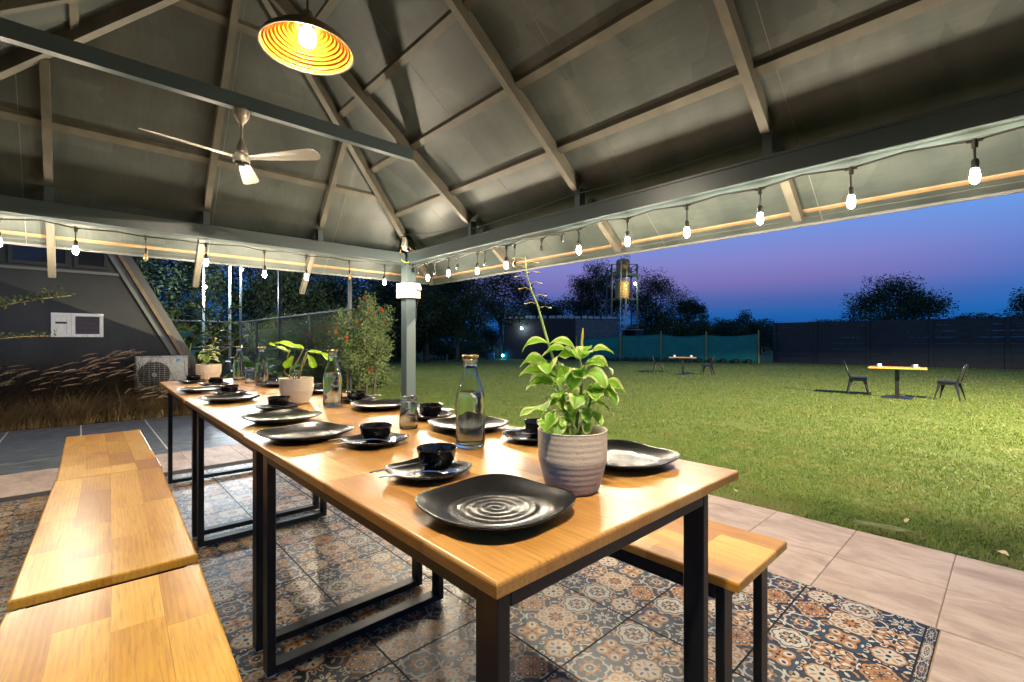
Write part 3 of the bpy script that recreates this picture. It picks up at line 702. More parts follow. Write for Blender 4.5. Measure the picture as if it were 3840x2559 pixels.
# ------------------------------------------------------------------ ceiling fan
fx, fy, fz = .86, 3.836, 2.735
t = thing('ceiling_fan', 'champagne metal ceiling fan with three blades hanging from tie beam', 'ceiling fan', (fx, fy, fz), world=True)
b = MB(); b.lathe([(.052, 0), (.054, -.012), (.050, -.045), (.036, -.075), (.020, -.095), (.013, -.105), (.014, -.118), (.003, -.119)], 24, (fx, fy, fz)); b.build('canopy', M['fan'], t, True)
b = MB(); b.tube([(fx, fy, fz - .11), (fx, fy, fz - .235)], .0095, 10); b.build('downrod', M['fan'], t)
b = MB(); b.lathe([(.010, -.215), (.016, -.222), (.024, -.25), (.036, -.275), (.042, -.300), (.043, -.318), (.036, -.322), (.033, -.330)], 24, (fx, fy, fz)); b.build('motor_cup', M['fan'], t, True)
b = MB(); b.lathe([(.030, -.325), (.053, -.331), (.056, -.338), (.056, -.378), (.053, -.384)], 28, (fx, fy, fz)); b.build('motor_housing', M['fan'], t, True)
b = MB(); b.lathe([(.052, -.3835), (.049, -.392), (.03, -.398), (.002, -.399)], 24, (fx, fy, fz)); b.build('bottom_cap', M['fan_dark'], t, True)
for a in (-.9, -.2, .5, 1.6, 2.9):
    b = MB(); b.lathe([(.0001, -.008), (.005, -.005), (.005, 0)], 8, (fx + .034 * math.cos(a), fy + .034 * math.sin(a), fz - .395)); b.build('rivet', M['fan_dot'], t, True)
for a in (190, 70, -50):
    b = MB(); rings = []
    for s, w, tw in ((.05, .030, .06), (.12, .034, .08), (.2, .042, .12), (.35, .050, .16), (.48, .056, .18), (.555, .058, .19), (.585, .046, .19), (.6, .022, .19)):
        y = lambda k: k * w
        rings.append([(s, -w, w * tw * 1.7 - .001), (s, -w * .2, .004), (s, w, -w * tw * 1.7 + .001), (s, w, -w * tw * 1.7 + .004), (s, -w * .2, .007), (s, -w, w * tw * 1.7 + .002)])
    b.loft(rings, True, True); o = b.build('blade', M['fan'], t, local=True); o.location = (0, 0, -.352); o.rotation_euler = (0, 0, math.radians(a))
    for s in (.085, .115):
        c = MB(); c.lathe([(.0001, -.007), (.004, -.0055), (.004, 0)], 8, (s, .008, .004)); c.build('screw', M['fan_dot'], o, True, local=True)

# ------------------------------------------------------------------ tables and benches
def stave(x0, x1, y0, y1, z0, z1, flags):
    """one wooden stave; flags = which of its sides (-x,+x,-y,+y) lie on the outside and are rounded"""
    a, b_, c, d = flags; b = MB(); rings = []
    r = .0055
    for z, i in ((z0, .002), (z0 + .002, 0), (z1 - r, 0), (z1 - r * .45, r * .16), (z1 - r * .12, r * .55), (z1, r)):
        j = .0002 if i > 0 and z < z1 else (.0004 if z >= z1 else 0)
        X0, X1 = x0 + (i if a else 0), x1 - (i if b_ else 0); Y0, Y1 = y0 + (i if c else 0), y1 - (i if d else 0)
        rings.append([(X0, Y0, z), (X1, Y0, z), (X1, Y1, z), (X0, Y1, z)])
    return b.loft(rings, True, True)
def stave_top(root, w, l, z0, z1, rows, lmin, lmax, mat, seed):
    rr = random.Random(seed); gap = .00022; dw = w / rows
    for k in range(rows):
        x0 = -w / 2 + dw * k; y = -l / 2; first = True
        while y < l / 2 - 1e-6:
            ln = rr.uniform(lmin, lmax) * (.55 if first else 1); y1 = y + ln
            if l / 2 - y1 < lmin * .55: y1 = l / 2
            f = (k == 0, k == rows - 1, first, y1 >= l / 2 - 1e-6)
            stave(x0 + (0 if f[0] else gap), x0 + dw - (0 if f[1] else gap), y + (0 if f[2] else gap), y1 - (0 if f[3] else gap), z0, z1, f).build('stave', mat, root)
            y = y1; first = False
def make_table(l, seed, w=.741):
    t = thing('dining_table', '', 'table')
    stave_top(t, w, l, .729, .751, 8, .24, .52, M['wood_table'], seed)
    fx, fy = w / 2 - .045, l / 2 - .05; H = .7285
    for sy in (-1, 1):
        ya, yb = sorted((sy * fy, sy * (fy - .05)))
        for sx in (-1, 1):
            xa, xb = sorted((sx * fx, sx * (fx - .025)))
            b = MB(); b.bbox(xa, xb, ya, yb, .012, H, .0022); b.build('leg', M['steel'], t)
            b = MB(); b.lathe([(.016, 0), (.018, .003), (.018, .0118)], 12, ((xa + xb) / 2 - sx * .005, (ya + yb) / 2, 0)); b.build('foot', M['foot'], t)
        b = MB(); b.bbox(-fx + .0255, fx - .0255, ya + .001, yb - .001, .012, .037, .002); b.build('crossbar', M['steel'], t)
        b = MB(); b.bbox(-fx + .0255, fx - .0255, ya + (.0 if sy < 0 else .024) + .0005, yb - (.024 if sy < 0 else .0) - .0005, .672, H, .002); b.build('apron', M['steel'], t)
    for sx in (-1, 1):
        xa, xb = sorted((sx * fx, sx * (fx - .025)))
        b = MB(); b.bbox(xa + .0005, xb - .0005, -fy + .0505, fy - .0505, .672, H, .002); b.build('apron', M['steel'], t)
    return t
t1 = make_table(1.228, 3)
place(t1, 'nearest butcher block dining table with black steel legs holding the tall potted plant', (.7465, 1.048, 0), 0, group='dining tables joined end to end')
t2 = copy_tree(t1); place(t2, 'middle butcher block table between the other two, under the pendant lamp', (.752, 2.277, -.002), math.radians(-.2), (.985, .99, 1), 'dining tables joined end to end')
t3 = make_table(1.375, 8); place(t3, 'farthest butcher block table beside the grass bed end of the row', (.775, 3.575, -.001), math.radians(-1.5), group='dining tables joined end to end')
def make_bench(l, seed, w=.362, h=.45):
    t = thing('bench', '', 'bench')
    stave_top(t, w, l, h - .024, h, 4, .26, .55, M['wood_bench'], seed)
    fx, fy, H = w / 2 - .025, l / 2 - .045, h - .0245
    for sy in (-1, 1):
        ya, yb = sorted((sy * fy, sy * (fy - .025)))
        for sx in (-1, 1):
            xa, xb = sorted((sx * fx, sx * (fx - .05)))
            b = MB(); b.bbox(xa, xb, ya, yb, 0.006, H, .002); b.build('leg', M['steel'], t)
            b = MB(); b.lathe([(.014, 0), (.016, .0058)], 10, ((xa + xb) / 2, (ya + yb) / 2, 0)); b.build('foot', M['foot'], t)
        b = MB(); b.bbox(-fx + .0505, fx - .0505, ya + .0005, yb - .0005, H - .05, H, .002); b.build('rail', M['steel'], t)
        b = MB(); b.bbox(-fx + .0505, fx - .0505, ya + .0005, yb - .0005, .006, .031, .002); b.build('crossbar', M['steel'], t)
    for sx in (-1, 1):
        xa, xb = sorted((sx * fx, sx * (fx - .025)))
        b = MB(); b.bbox(xa, xb, -fy + .0255, fy - .0255, H - .05, H - .0005, .002); b.build('rail', M['steel'], t)
    return t
gb = 'wooden benches along the tables'
b1 = make_bench(1.2, 21); place(b1, 'nearest wooden bench on the house side with an oval grain figure', (.028, .905, 0), math.radians(-2.6), group=gb)
b2 = make_bench(1.2, 22); place(b2, 'middle wooden bench of the house side row', (.077, 2.147, .008), math.radians(-1.9), group=gb)
b3 = make_bench(1.24, 23); place(b3, 'far stained wooden bench ending at the slate path', (.107, 3.385, .004), math.radians(-.4), group=gb)
b4 = make_bench(1.2, 24); place(b4, 'wooden bench on the lawn side beside the pale stone border', (1.367, 1.062, 0), math.radians(.3), group=gb)

# ------------------------------------------------------------------ plates, bowls, cutlery
def plate_mesh(name, a, rim=.027, nt=72):
    N = 3.1; R = lambda t, k=1: a * (1 - k + k / (abs(math.cos(t)) ** N + abs(math.sin(t)) ** N) ** (1 / N)); K = lambda q: min(1, max(0, (q - .45) / .4)) ** 1.3
    rhos = list(np.linspace(.02, .64, 30)) + list(np.linspace(.66, 1, 13)); b = MB()
    def top(rho, t):
        z = .0075
        if rho < .62: z += .00075 * a / .125 * math.sin(2 * PI * 4.6 * rho / .62 - t) * min(1, (.64 - rho) / .1)
        if rho > .6:
            s = (rho - .6) / .4; z += (rim - .0075) * (s * s * (1.7 - .7 * s)) + .0045 * s * s * (1 - math.cos(4 * t)) * .5
        return z
    rings = [[(rho * R(t, K(rho)) * math.cos(t), rho * R(t, K(rho)) * math.sin(t), top(rho, t)) for t in (2 * PI * i / nt for i in range(nt))] for rho in rhos]
    last = rings[-1]
    def off(i, ds, dz): 
        x, y, z = last[i]; r = math.hypot(x, y); return (x * (1 + ds / r), y * (1 + ds / r), z + dz)
    rings.append([off(i, .0018, -.0006) for i in range(nt)]); rings.append([off(i, .0022, -.0024) for i in range(nt)]); rings.append([off(i, .0005, -.0044) for i in range(nt)])
    for rho, dz in ((.9, -.0052), (.75, -.006), (.62, -.006)):
        rings.append([(rho * R(t, K(rho)) * math.cos(t), rho * R(t, K(rho)) * math.sin(t), max(0.0005, top(rho, t) + dz)) for t in (2 * PI * i / nt for i in range(nt))])
    rings.append([(.58 * R(t, .2) * math.cos(t), .58 * R(t, .2) * math.sin(t), 0) for t in (2 * PI * i / nt for i in range(nt))])
    b.loft(rings, True, True); return b
def table_z(y): return .7512 if y < 1.66 else .7493 if y < 2.885 else .7502
PB = plate_mesh('dinner_plate', .122, .023).build('dinner_plate', M['plate'], smooth=True); tag(PB, '', 'plate', 'large black plates')
PS = plate_mesh('side_plate', .083, .018).build('side_plate', M['plate'], smooth=True); tag(PS, '', 'plate', 'small black plates')
b = MB(); b.lathe([(.024, 0), (.027, .0015), (.034, .008), (.0415, .022), (.0455, .042), (.0465, .0455), (.0462, .0468), (.0448, .0462), (.0435, .042), (.039, .024), (.030, .010), (.014, .0062), (.001, .006)], 40)
BW = b.build('bowl', M['gloss_black'], smooth=True); tag(BW, '', 'bowl', 'small black bowls')
b = MB()
def strip(b, prof, th=.0016):
    """a flat bar along x: (x, half width, z)"""
    b.loft([[(x, -w, z), (x, w, z), (x, w * .85, z + th), (x, -w * .85, z + th)] for x, w, z in prof], True, True)
strip(b, [(0, .0050, .004), (.015, .0055, .0045), (.06, .0036, .007), (.10, .0025, .008), (.118, .004, .0055), (.130, .0105, .003), (.140, .0112, .003)])
for k in range(4):
    y = -.0092 + .00613 * k
    b.loft([[(x, y - w, z), (x, y + w, z), (x, y + w * .8, z + .0014), (x, y - w * .8, z + .0014)] for x, w, z in ((.1395, .0021, .003), (.165, .0019, .0045), (.182, .0012, .0085))], True, True)
FK = b.build('fork', M['cutlery']); tag(FK, '', 'fork', 'steel forks')
b = MB(); strip(b, [(0, .0048, .004), (.015, .0053, .0045), (.06, .0034, .007), (.10, .0026, .008), (.118, .004, .006)])
rings = []
for s in np.linspace(0, 1, 9):
    w = .0165 * math.sin(PI * (s * .93 + .07)) ** .7 + .0005; x = .116 + .058 * s
    rings.append([(x, w * k, .0055 - .004 * math.sin(PI * s) * (1 - k * k) + .0035 * s) for k in np.linspace(-1, 1, 9)] + [(x, w * k, .0045 - .004 * math.sin(PI * s) * (1 - k * k) + .0035 * s) for k in np.linspace(1, -1, 9)])
b.loft(rings, True, True); SP = b.build('spoon', M['cutlery'], smooth=True); tag(SP, '', 'spoon', 'steel spoons')
used = set()
def put(proto, label, x, y, z, rz, tilt=None):
    o = proto if proto.name not in used else proto.copy()
    if o is not proto: COL.objects.link(o)
    else: used.add(proto.name)
    o.location = (x, y, z); o.rotation_euler = (tilt or 0, 0, math.radians(rz)); o['label'] = label
    return o
big = [(.533, .617, 4, 'large black plate at the near table corner, in front of the ribbed pot'),
       (.512, 1.487, 15, 'large black plate on the bench side edge where near and middle tables meet'),
       (.555, 1.868, 17, 'large black plate on the bench side beside the middle pot'),
       (.546, 2.66, 10, 'large black plate on the bench side where middle and far tables meet'),
       (.530, 3.24, 6, 'large black plate farthest along the bench side'),
       (.975, .660, -8, 'large black plate half hidden behind the near ribbed pot'),
       (.968, 1.262, -4, 'large black plate behind the nearest glass bottle'),
       (.985, 1.925, -12, 'large black plate behind the upturned glass beside the lawn'),
       (1.0, 2.75, -6, 'large black plate behind the second bottle, lawn side'),
       (.985, 3.31, 0, 'large black plate at far lawn side, left of the middle pot')]
for x, y, r, l in big: put(PB, l, x, y, table_z(y), r)
sets = [(.567, .886, 8, .602, .905, 'beside the nearest plate', 'L'), (.625, 1.258, 12, .632, 1.268, 'beside the upturned near glass', 'L'),
        (.635, 2.195, 6, .64, 2.205, 'in front of the middle pot', 'L'), (.60, 2.955, 4, .605, 2.965, 'third from the far end on the bench side', 'L'),
        (.655, 3.62, 8, .66, 3.625, 'second from the far end on the bench side', 'L'), (.585, 3.975, 0, .59, 3.98, 'at the far table corner below the cream edged plant', 'L'),
        (1.0, .985, -6, 1.03, .99, 'hidden behind the near ribbed pot', 'R'), (.985, 1.535, -10, .99, 1.53, 'right of the upturned near glass', 'R'),
        (1.0, 2.205, -6, .99, 2.195, 'in front of the post on the lawn side', 'R'), (1.03, 3.06, 0, 1.03, 3.07, 'behind the second bottle', 'R'),
        (1.02, 3.67, 6, 1.02, 3.68, 'left of the middle pot on the lawn side', 'R'), (1.04, 4.03, 0, 1.04, 4.04, 'farthest on the lawn side', 'R')]
for x, y, r, bx, by, w, s in sets:
    z = table_z(y)
    put(PS, 'small black plate ' + w, x, y, z, r)
    put(BW, 'black bowl ' + w, bx, by, z + .0078, 0)
    if s == 'L':
        put(FK, 'steel fork ' + w, x - .125, y - .010, z + .0175, -30 + r)
        put(SP, 'steel spoon ' + w, x - .125, y + .030, z + .0185, -14 + r)
    else:
        put(FK, 'steel fork ' + w, x + .125, y + .012, z + .0175, 160 + r)
        put(SP, 'steel spoon ' + w, x + .125, y - .026, z + .0185, 176 + r)

# ------------------------------------------------------------------ bottles and glasses
def make_bottle():
    t = thing('bottle', '', 'bottle')
    out = [(.030, 0), (.037, .0012), (.0405, .006), (.0412, .014), (.0412, .135), (.040, .146), (.036, .160), (.0295, .180), (.0235, .198), (.0205, .212), (.0195, .222), (.0195, .244), (.0215, .2445), (.0218, .250)]
    inn = [(.0190, .250), (.0172, .243), (.0172, .222), (.0182, .212), (.021, .198), (.027, .180), (.0335, .160), (.0376, .146), (.0386, .135), (.0386, .016), (.036, .0105), (.02, .0085), (.002, .0075)]
    b = MB(); b.lathe(out + inn, 40); b.build('bottle_body', M['bottle_glass'], t, True)
    b = MB(); b.lathe([(.002, .0078), (.02, .0088), (.036, .0108), (.0383, .0165), (.0383, .134), (.0374, .1455), (.0345, .155), (.0345, .1551), (.002, .1551)], 40); b.build('water', M['water'], t, True)
    b = MB(); b.lathe([(.0192, .2505), (.0224, .2502), (.0232, .2525), (.0232, .2565), (.0222, .2592), (.0190, .2596), (.0182, .258), (.0183, .252)], 32, cap0=False, cap1=False); b.build('lid_ring', M['gold'], t, True)
    return t
bt = make_bottle(); gbt = 'water bottles along the tables'
place(bt, 'clear glass bottle nearest the camera between black bowl and plant', (.808, 1.046, .7512), .3, group=gbt)
for x, y, l in ((.851, 2.136, 'clear glass bottle on middle table beside the lime leaved plant'), (.895, 3.45, 'clear glass bottle right of the far upturned glass'), (.885, 4.02, 'clear glass bottle left of the far upturned glass')):
    place(copy_tree(bt), l, (x, y, table_z(y)), rng.uniform(0, 6), group=gbt)
t = thing('tumbler', '', 'glass')
b = MB(); b.lathe([(.0305, 0), (.0312, .001), (.0308, .02), (.0280, .092), (.0272, .105), (.0255, .1095), (.022, .111), (.004, .1105), (.004, .0985), (.021, .098), (.0242, .095), (.0258, .088), (.0288, .02), (.0294, .0005)], 36, cap0=False); b.build('glass_body', M['glass'], t, True)
gg = 'upturned glasses'
place(t, 'upturned clear tumbler on near table beside the nearest bottle', (.824, 1.412, .7512), group=gg)
place(copy_tree(t), 'upturned clear tumbler standing between the two far bottles', (.882, 3.70, .7502), group=gg)

# ------------------------------------------------------------------ potted plants
def make_pot(t):
    prof = [(.040, 0), (.048, .001), (.0515, .004)]
    for k in range(111):
        s = k / 110; z = .004 + .116 * s
        prof.append((.0515 + .0165 * min(1, s * 1.9) ** .75 + .0012 * s + .00011 * math.sin(z / .0112 * 2 * PI), z))
    prof += [(.0700, .1215), (.0690, .1225), (.0675, .1215), (.0665, .112), (.0655, .104), (.064, .096)]
    b = MB(); b.lathe(prof, 56, cap1=False); b.build('pot', M['pot'], t, True)
    b = MB(); rings = [[(r * math.cos(a), r * math.sin(a), .1015 + rng.uniform(-.002, .0025)) for a in np.linspace(0, 2 * PI, 36, endpoint=False)] for r in (.0662, .056, .045, .033, .021, .009)]
    b.loft(rings, False, True); b.build('soil', M['soil'], t, False)
def leaf_mesh(l, w, droop, fold, wave, mat, parent, base, az, pitch, roll=0, name='leaf', heart=0):
    """a leaf blade growing from base; az = heading, pitch = angle above the horizon"""
    b = MB(); nv, nu = 11, 7; uvs = []
    d = pitch; x = z = 0; rows = []
    for j in range(nv):
        s = j / (nv - 1)
        ww = w * (math.sin(PI * min(1, s * .97 + .03)) ** .75 * (1 - .28 * s) * 1.12 if not heart else max(0.03, math.sin(PI * (1 - s) ** .62) ** .9)) * .5
        row = []
        for i in range(nu):
            u = i / (nu - 1) * 2 - 1
            yy = ww * u; zz = abs(u) * ww * fold + wave * ww * math.sin(s * 9 + u * 1.5 + az) * abs(u)
            back = -heart * ww * abs(u) ** 2 * max(0, .35 - s) * 3
            row.append((x + back * math.cos(d) - zz * math.sin(d), yy, z + back * math.sin(d) + zz * math.cos(d))); uvs.append((i / (nu - 1), s))
        rows.append(row); st = l / (nv - 1); x += st * math.cos(d); z += st * math.sin(d); d -= droop / (nv - 1)
    b.loft(rows, closed=False)
    o = b.build(name, mat, parent, True)
    uv = o.data.uv_layers.new(name='UVMap')
    for lp in o.data.loops: uv.data[lp.index].uv = uvs[lp.vertex_index]
    o.location = base; o.rotation_euler = Euler((roll, 0, az), 'XYZ')
    return o
def leaf_len(o): return o
# near plant: bushy variegated plant with a tall bent flower stalk
p1 = thing('potted_plant', 'bushy variegated plant with a tall flower stalk in near ribbed pot', 'potted plant', (.727, .606, .7512), .2, 'potted plants on the tables')
make_pot(p1)
CR = Vector((.734, -.679, 0)); CRl = Matrix.Rotation(-.2, 3, 'Z') @ CR     # sideways on the photo, in the plant's own axes
FWl = Matrix.Rotation(-.2, 3, 'Z') @ Vector((.679, .734, 0))
def L3(s, f, z): return CRl * s + FWl * f + Vector((0, 0, z))
def azl(deg):  # heading measured from "to the right in the photo" towards "away"
    v = CRl * math.cos(math.radians(deg)) + FWl * math.sin(math.radians(deg)); return math.atan2(v.y, v.x)
KZ = .86
Ls = lambda a, b_, z: L3(a, b_, .10 + (z - .10) * KZ)
stems = [[Ls(0, 0, .10), Ls(-.004, 0, .135), Ls(-.018, .004, .17), Ls(-.026, .008, .215), Ls(-.030, .01, .25)],
         [Ls(.004, .004, .10), Ls(.010, 0, .15), Ls(.016, -.004, .20), Ls(.020, -.004, .25), Ls(.016, -.004, .29)],
         [Ls(-.006, .008, .10), Ls(-.010, .012, .16), Ls(-.026, .016, .24), Ls(-.036, .018, .27)],
         [Ls(.008, -.004, .10), Ls(.022, -.006, .14), Ls(.034, -.006, .185), Ls(.040, -.004, .22)],
         [Ls(-.002, -.006, .10), Ls(-.024, -.010, .13), Ls(-.040, -.010, .165)]]
for s in stems: b = MB(); b.tube(s, [.0045 - .0025 * k / (len(s) - 1) for k in range(len(s))], 8); b.build('stem', M['stem'], p1, True)
spec = [  # stem, position along it, heading, pitch, length, width, droop
 (0, .95, 175, 35, .092, .042, 1.3), (0, .85, 200, 10, .085, .040, .9), (0, .75, 150, 30, .075, .036, 1.0), (0, .6, 215, -5, .070, .038, .9), (0, .45, 190, -25, .062, .036, .7), (0, .3, 250, 10, .05, .03, .8),
 (1, 1, 170, 38, .098, .048, 1.5), (1, 1, 5, 42, .080, .034, 1.35), (1, .97, 270, 55, .060, .036, 1.5), (1, .9, 330, 20, .085, .040, 1.5), (1, .85, 40, 25, .075, .036, 1.0), (1, .75, 300, 15, .078, .038, 1.7), (1, .7, 210, 20, .070, .036, 1.3), (1, .55, 350, 5, .080, .038, 1.2), (1, .5, 255, 10, .062, .040, 1.4), (1, .35, 285, -10, .055, .032, .9), (1, .98, 90, 50, .07, .036, 1.2), (1, 1, 300, 62, .045, .02, .8),
 (2, 1, 180, 32, .082, .044, 1.4), (2, .95, 250, 30, .075, .044, 1.6), (2, .85, 120, 30, .08, .04, 1.2), (2, .7, 165, 8, .072, .038, 1.0), (2, .5, 235, 0, .058, .038, 1.0),
 (3, 1, 0, 22, .082, .038, 1.5), (3, .95, 320, 10, .076, .040, 1.8), (3, .8, 30, 15, .07, .036, 1.2), (3, .65, 345, -15, .068, .030, 1.0), (3, .5, 300, -20, .05, .03, .6), (3, .35, 275, -35, .045, .026, .3),
 (4, 1, 195, 12, .075, .036, .8), (4, .9, 240, -10, .066, .044, .9), (4, .7, 265, -30, .052, .034, .5), (4, .5, 300, -60, .042, .024, .2)]
for st_ in range(5):
    for k_ in range(6): spec.append((st_, rng.uniform(.35, 1.0), rng.uniform(0, 360), rng.uniform(-25, 45), rng.uniform(.045, .075), rng.uniform(.028, .042), rng.uniform(.8, 1.7)))
def along(s, t):
    k = t * (len(s) - 1); i = min(int(k), len(s) - 2); return s[i].lerp(s[i + 1], k - i)
for st, tt, hd, pt, l, w, dr in spec:
    q = along(stems[st], tt); a = azl(hd)
    e = q + Vector((math.cos(a) * .012, math.sin(a) * .012, .006))
    b = MB(); b.tube([q, e], .0012, 5); b.build('leaf_stalk', M['stem'], p1)
    leaf_mesh(l * .80, w * 1.0, dr * 1.15, .26, .22, M['leaf_big'], p1, e, a, math.radians(pt), rng.uniform(-.6, .6))
stalk = [L3(-.022, .006, .17), L3(-.028, .006, .215), L3(-.034, .006, .25), L3(-.047, .006, .291), L3(-.060, .006, .335), L3(-.070, .006, .372), L3(-.082, .006, .40), L3(-.092, .006, .435), L3(-.095, .006, .47)]
b = MB(); b.tube(stalk, [.0030, .0030, .0028, .0027, .0025, .0022, .0018, .0014, .001], 8); b.build('flower_stalk', M['stem_pale'], p1, True)
for hd, rl in ((178, .3), (2, -.3)): leaf_mesh(.066, .040, 1.9, .2, .1, M['leaf_big'], p1, stalk[3], azl(hd), math.radians(32), rl)
for k, (tt, sd) in enumerate(((.60, 1), (.63, -1), (.70, 1), (.76, -1), (.80, 1), (.85, -1), (.88, 1), (.92, -1), (.95, 1), (.98, -1))):
    q = along(stalk, tt); e = q + CRl * (sd * .013) + Vector((0, 0, .005)); e2 = q + CRl * (sd * .020) + Vector((0, 0, .002))
    b = MB(); b.tube([q, e, e2], .0007, 5); b.tube([e2, e2 + CRl * (sd * .006) - Vector((0, 0, .001))], [.0011, .0016], 6); b.build('flower_bud', M['flower_yellow'], p1)
b = MB(); b.tube([L3(.018, -.004, .29), L3(.020, -.004, .31), L3(.021, -.004, .325)], [.0022, .0028, .001], 7); b.build('flower_bud', M['flower_yellow'], p1)
# middle plant: lime syngonium leaves on long bare stalks
p2 = thing('potted_plant', 'lime green plant with few big leaves on bare stalks in a pot', 'potted plant', (.765, 2.36, .7493), 1.1, 'potted plants on the tables')
make_pot(p2); p2.scale = (1.1, 1.1, 1)
R2 = lambda v: Matrix.Rotation(-1.1, 3, 'Z') @ v
C2, F2 = R2(CR), R2(Vector((.679, .734, 0)))
L2_ = lambda s, f, z: C2 * s + F2 * f + Vector((0, 0, z))
A2 = lambda deg: math.atan2(*(C2 * math.cos(math.radians(deg)) + F2 * math.sin(math.radians(deg))).yx)
for s0, mid, end, hd, pt, l, w, dr in ((-.01, (-.055, .15), (-.035, .245), 150, 20, .13, .085, .2), (0, (-.012, .17), (.03, .262), 165, 14, .15, .10, .1), (.004, (.02, .18), (.045, .250), 5, -2, .12, .085, .9), (.008, (.02, .16), (.05, .235), 330, -32, .09, .05, .6), (.0, (.02, .17), (.05, .24), 12, 4, .115, .028, .35), (-.004, (-.03, .16), (-.012, .23), 250, -60, .07, .04, .2)):
    pts = [L2_(s0, 0, .10), L2_(mid[0], 0, mid[1]), L2_(end[0], 0, end[1])]
    b = MB(); b.tube(pts, [.003, .0026, .002], 7); b.build('stem', M['stem_brown'], p2, True)
    leaf_mesh(l, w, dr, .18, .16, M['leaf_lime'], p2, pts[-1], A2(hd), math.radians(pt), rng.uniform(-.4, .4), heart=1)
# far plant: cream-edged leaves and a thin flower spike
p3 = thing('potted_plant', 'cream edged plant with a thin flower spike in the farthest pot', 'potted plant', (.712, 4.16, .7502), .6, 'potted plants on the tables')
make_pot(p3); p3.scale = (1.2, 1.2, 1)
R3 = lambda v: Matrix.Rotation(-.6, 3, 'Z') @ v
C3, F3 = R3(CR), R3(Vector((.679, .734, 0)))
L3_ = lambda s, f, z: C3 * s + F3 * f + Vector((0, 0, z))
A3 = lambda deg: math.atan2(*(C3 * math.cos(math.radians(deg)) + F3 * math.sin(math.radians(deg))).yx)
st3 = [L3_(.006, 0, .10), L3_(0, 0, .15), L3_(-.004, 0, .19), L3_(.010, 0, .23), L3_(.026, 0, .275), L3_(.040, 0, .305), L3_(.050, 0, .325)]
b = MB(); b.tube(st3, [.004, .0035, .003, .0022, .0016, .0012, .001], 7); b.build('stem', M['stem'], p3, True)
for k, (tt, hd, pt, l, w) in enumerate([(.1, 180, 10, .06, .03), (.1, 330, 0, .06, .03), (.2, 240, -10, .055, .03), (.2, 20, 10, .07, .032), (.25, 160, 15, .075, .034), (.25, 290, 0, .07, .04), (.3, 205, 5, .07, .036), (.3, 345, 12, .085, .036), (.36, 250, 10, .075, .042), (.36, 90, 20, .07, .034), (.42, 175, 25, .07, .036), (.42, 0, 18, .075, .034), (.48, 270, 35, .065, .036), (.5, 40, 30, .06, .032), (.58, 320, 30, .045, .026), (.62, 185, 20, .045, .02), (.74, 10, 20, .035, .016), (.15, 270, -30, .05, .03), (.3, 130, 5, .07, .036)]):
    leaf_mesh(l, w * 1.1, 1.2, .2, .1, M['leaf_small'], p3, along(st3, tt), A3(hd), math.radians(pt), rng.uniform(-.4, .4))
for k in range(12):
    q = along(st3, .78 + .02 * k) + Vector(rng.uniform(-.009, .009, 3)); b = MB(); b.lathe([(.0004, -.003), (.003, -.001), (.0034, .001), (.0006, .004)], 7, q); b.build('flower_bud', M['flower_yellow'], p3, True)

# ------------------------------------------------------------------ house
HY = 9.4
t = thing('house', 'dark grey house with steep sloping roof edge and small white vent window', 'house', (-2, HY, 0), world=True)
edge = lambda z: 1.66 - .511 * z
b = MB(); b.prism([(-7, -.1), (edge(-.1) - .06, -.1), (edge(4.6) - .06, 4.6), (-7, 4.6)], HY, HY + .25); b.build('wall', M['house'], t)
def slope_board(o0, o1, y0, y1, mat, name, z0=-.05, z1=5.0):
    b = MB(); b.prism([(edge(z0) + o0, z0), (edge(z0) + o1, z0), (edge(z1) + o1, z1), (edge(z1) + o0, z1)], y0, y1); b.build(name, mat, t)
slope_board(-.16, -.055, HY - .06, HY - .002, M['soffit_grey'], 'barge_strip')
slope_board(-.05, .0, HY - .16, HY + .27, M['fascia'], 'fascia_board'); slope_board(.003, .12, HY - .10, HY + 7, M['roof_top'], 'roof')
b = MB(); b.box(-7, edge(2.07) - .17, HY - .03, HY - .001, 2.05, 2.09); b.build('string_course', M['soffit_grey'], t)
def framed(name, x0, x1, z0, z1, fw, mat, y=HY, parent=t):
    b = MB()
    for a, c, d, e in ((x0, x1, z0, z0 + fw), (x0, x1, z1 - fw, z1)): b.bbox(a, c, y - .035, y - .002, d, e, .003)
    for a, c in ((x0, x0 + fw), (x1 - fw, x1)): b.bbox(a + .0005, c - .0005, y - .034, y - .002, z0 + fw + .0005, z1 - fw - .0005, .003)
    return b.build(name, mat, parent)
w1 = framed('window', -.318, -.108, 1.108, 1.458, .045, M['off_white']); w2 = framed('window', -.1065, .249, 1.108, 1.458, .045, M['off_white'])
b = MB(); b.box(-.272, -.154, HY - .018, HY - .003, 1.33, 1.412); b.box(-.272, -.154, HY - .022, HY - .003, 1.154, 1.30); b.bbox(-.262, -.164, HY - .028, HY - .022, 1.165, 1.285, .004); b.build('vent_panel', M['off_white'], w1)
b = MB(); b.box(-.061, .203, HY - .004, HY - .001, 1.154, 1.412); b.build('recess', M['dark_glass'], w2)
for k in range(4):
    b = MB(); z = 1.158 + .066 * k; b.beam((-.060, HY - .016, z + .028), (.202, HY - .016, z + .028), .004, .068, up=(0, .28, 1)); b.build('louvre', M['louvre'], w2)
for x0, x1 in ((-2.4, -.78), (-.74, -.12), (-.08, .30)):
    f = framed('upper_window', x0, x1, 2.125, 3.0, .05, M['house']); b = MB(); b.box(x0 + .051, x1 - .051, HY - .012, HY - .004, 2.176, 2.949); b.build('pane', M['dark_glass'], f)
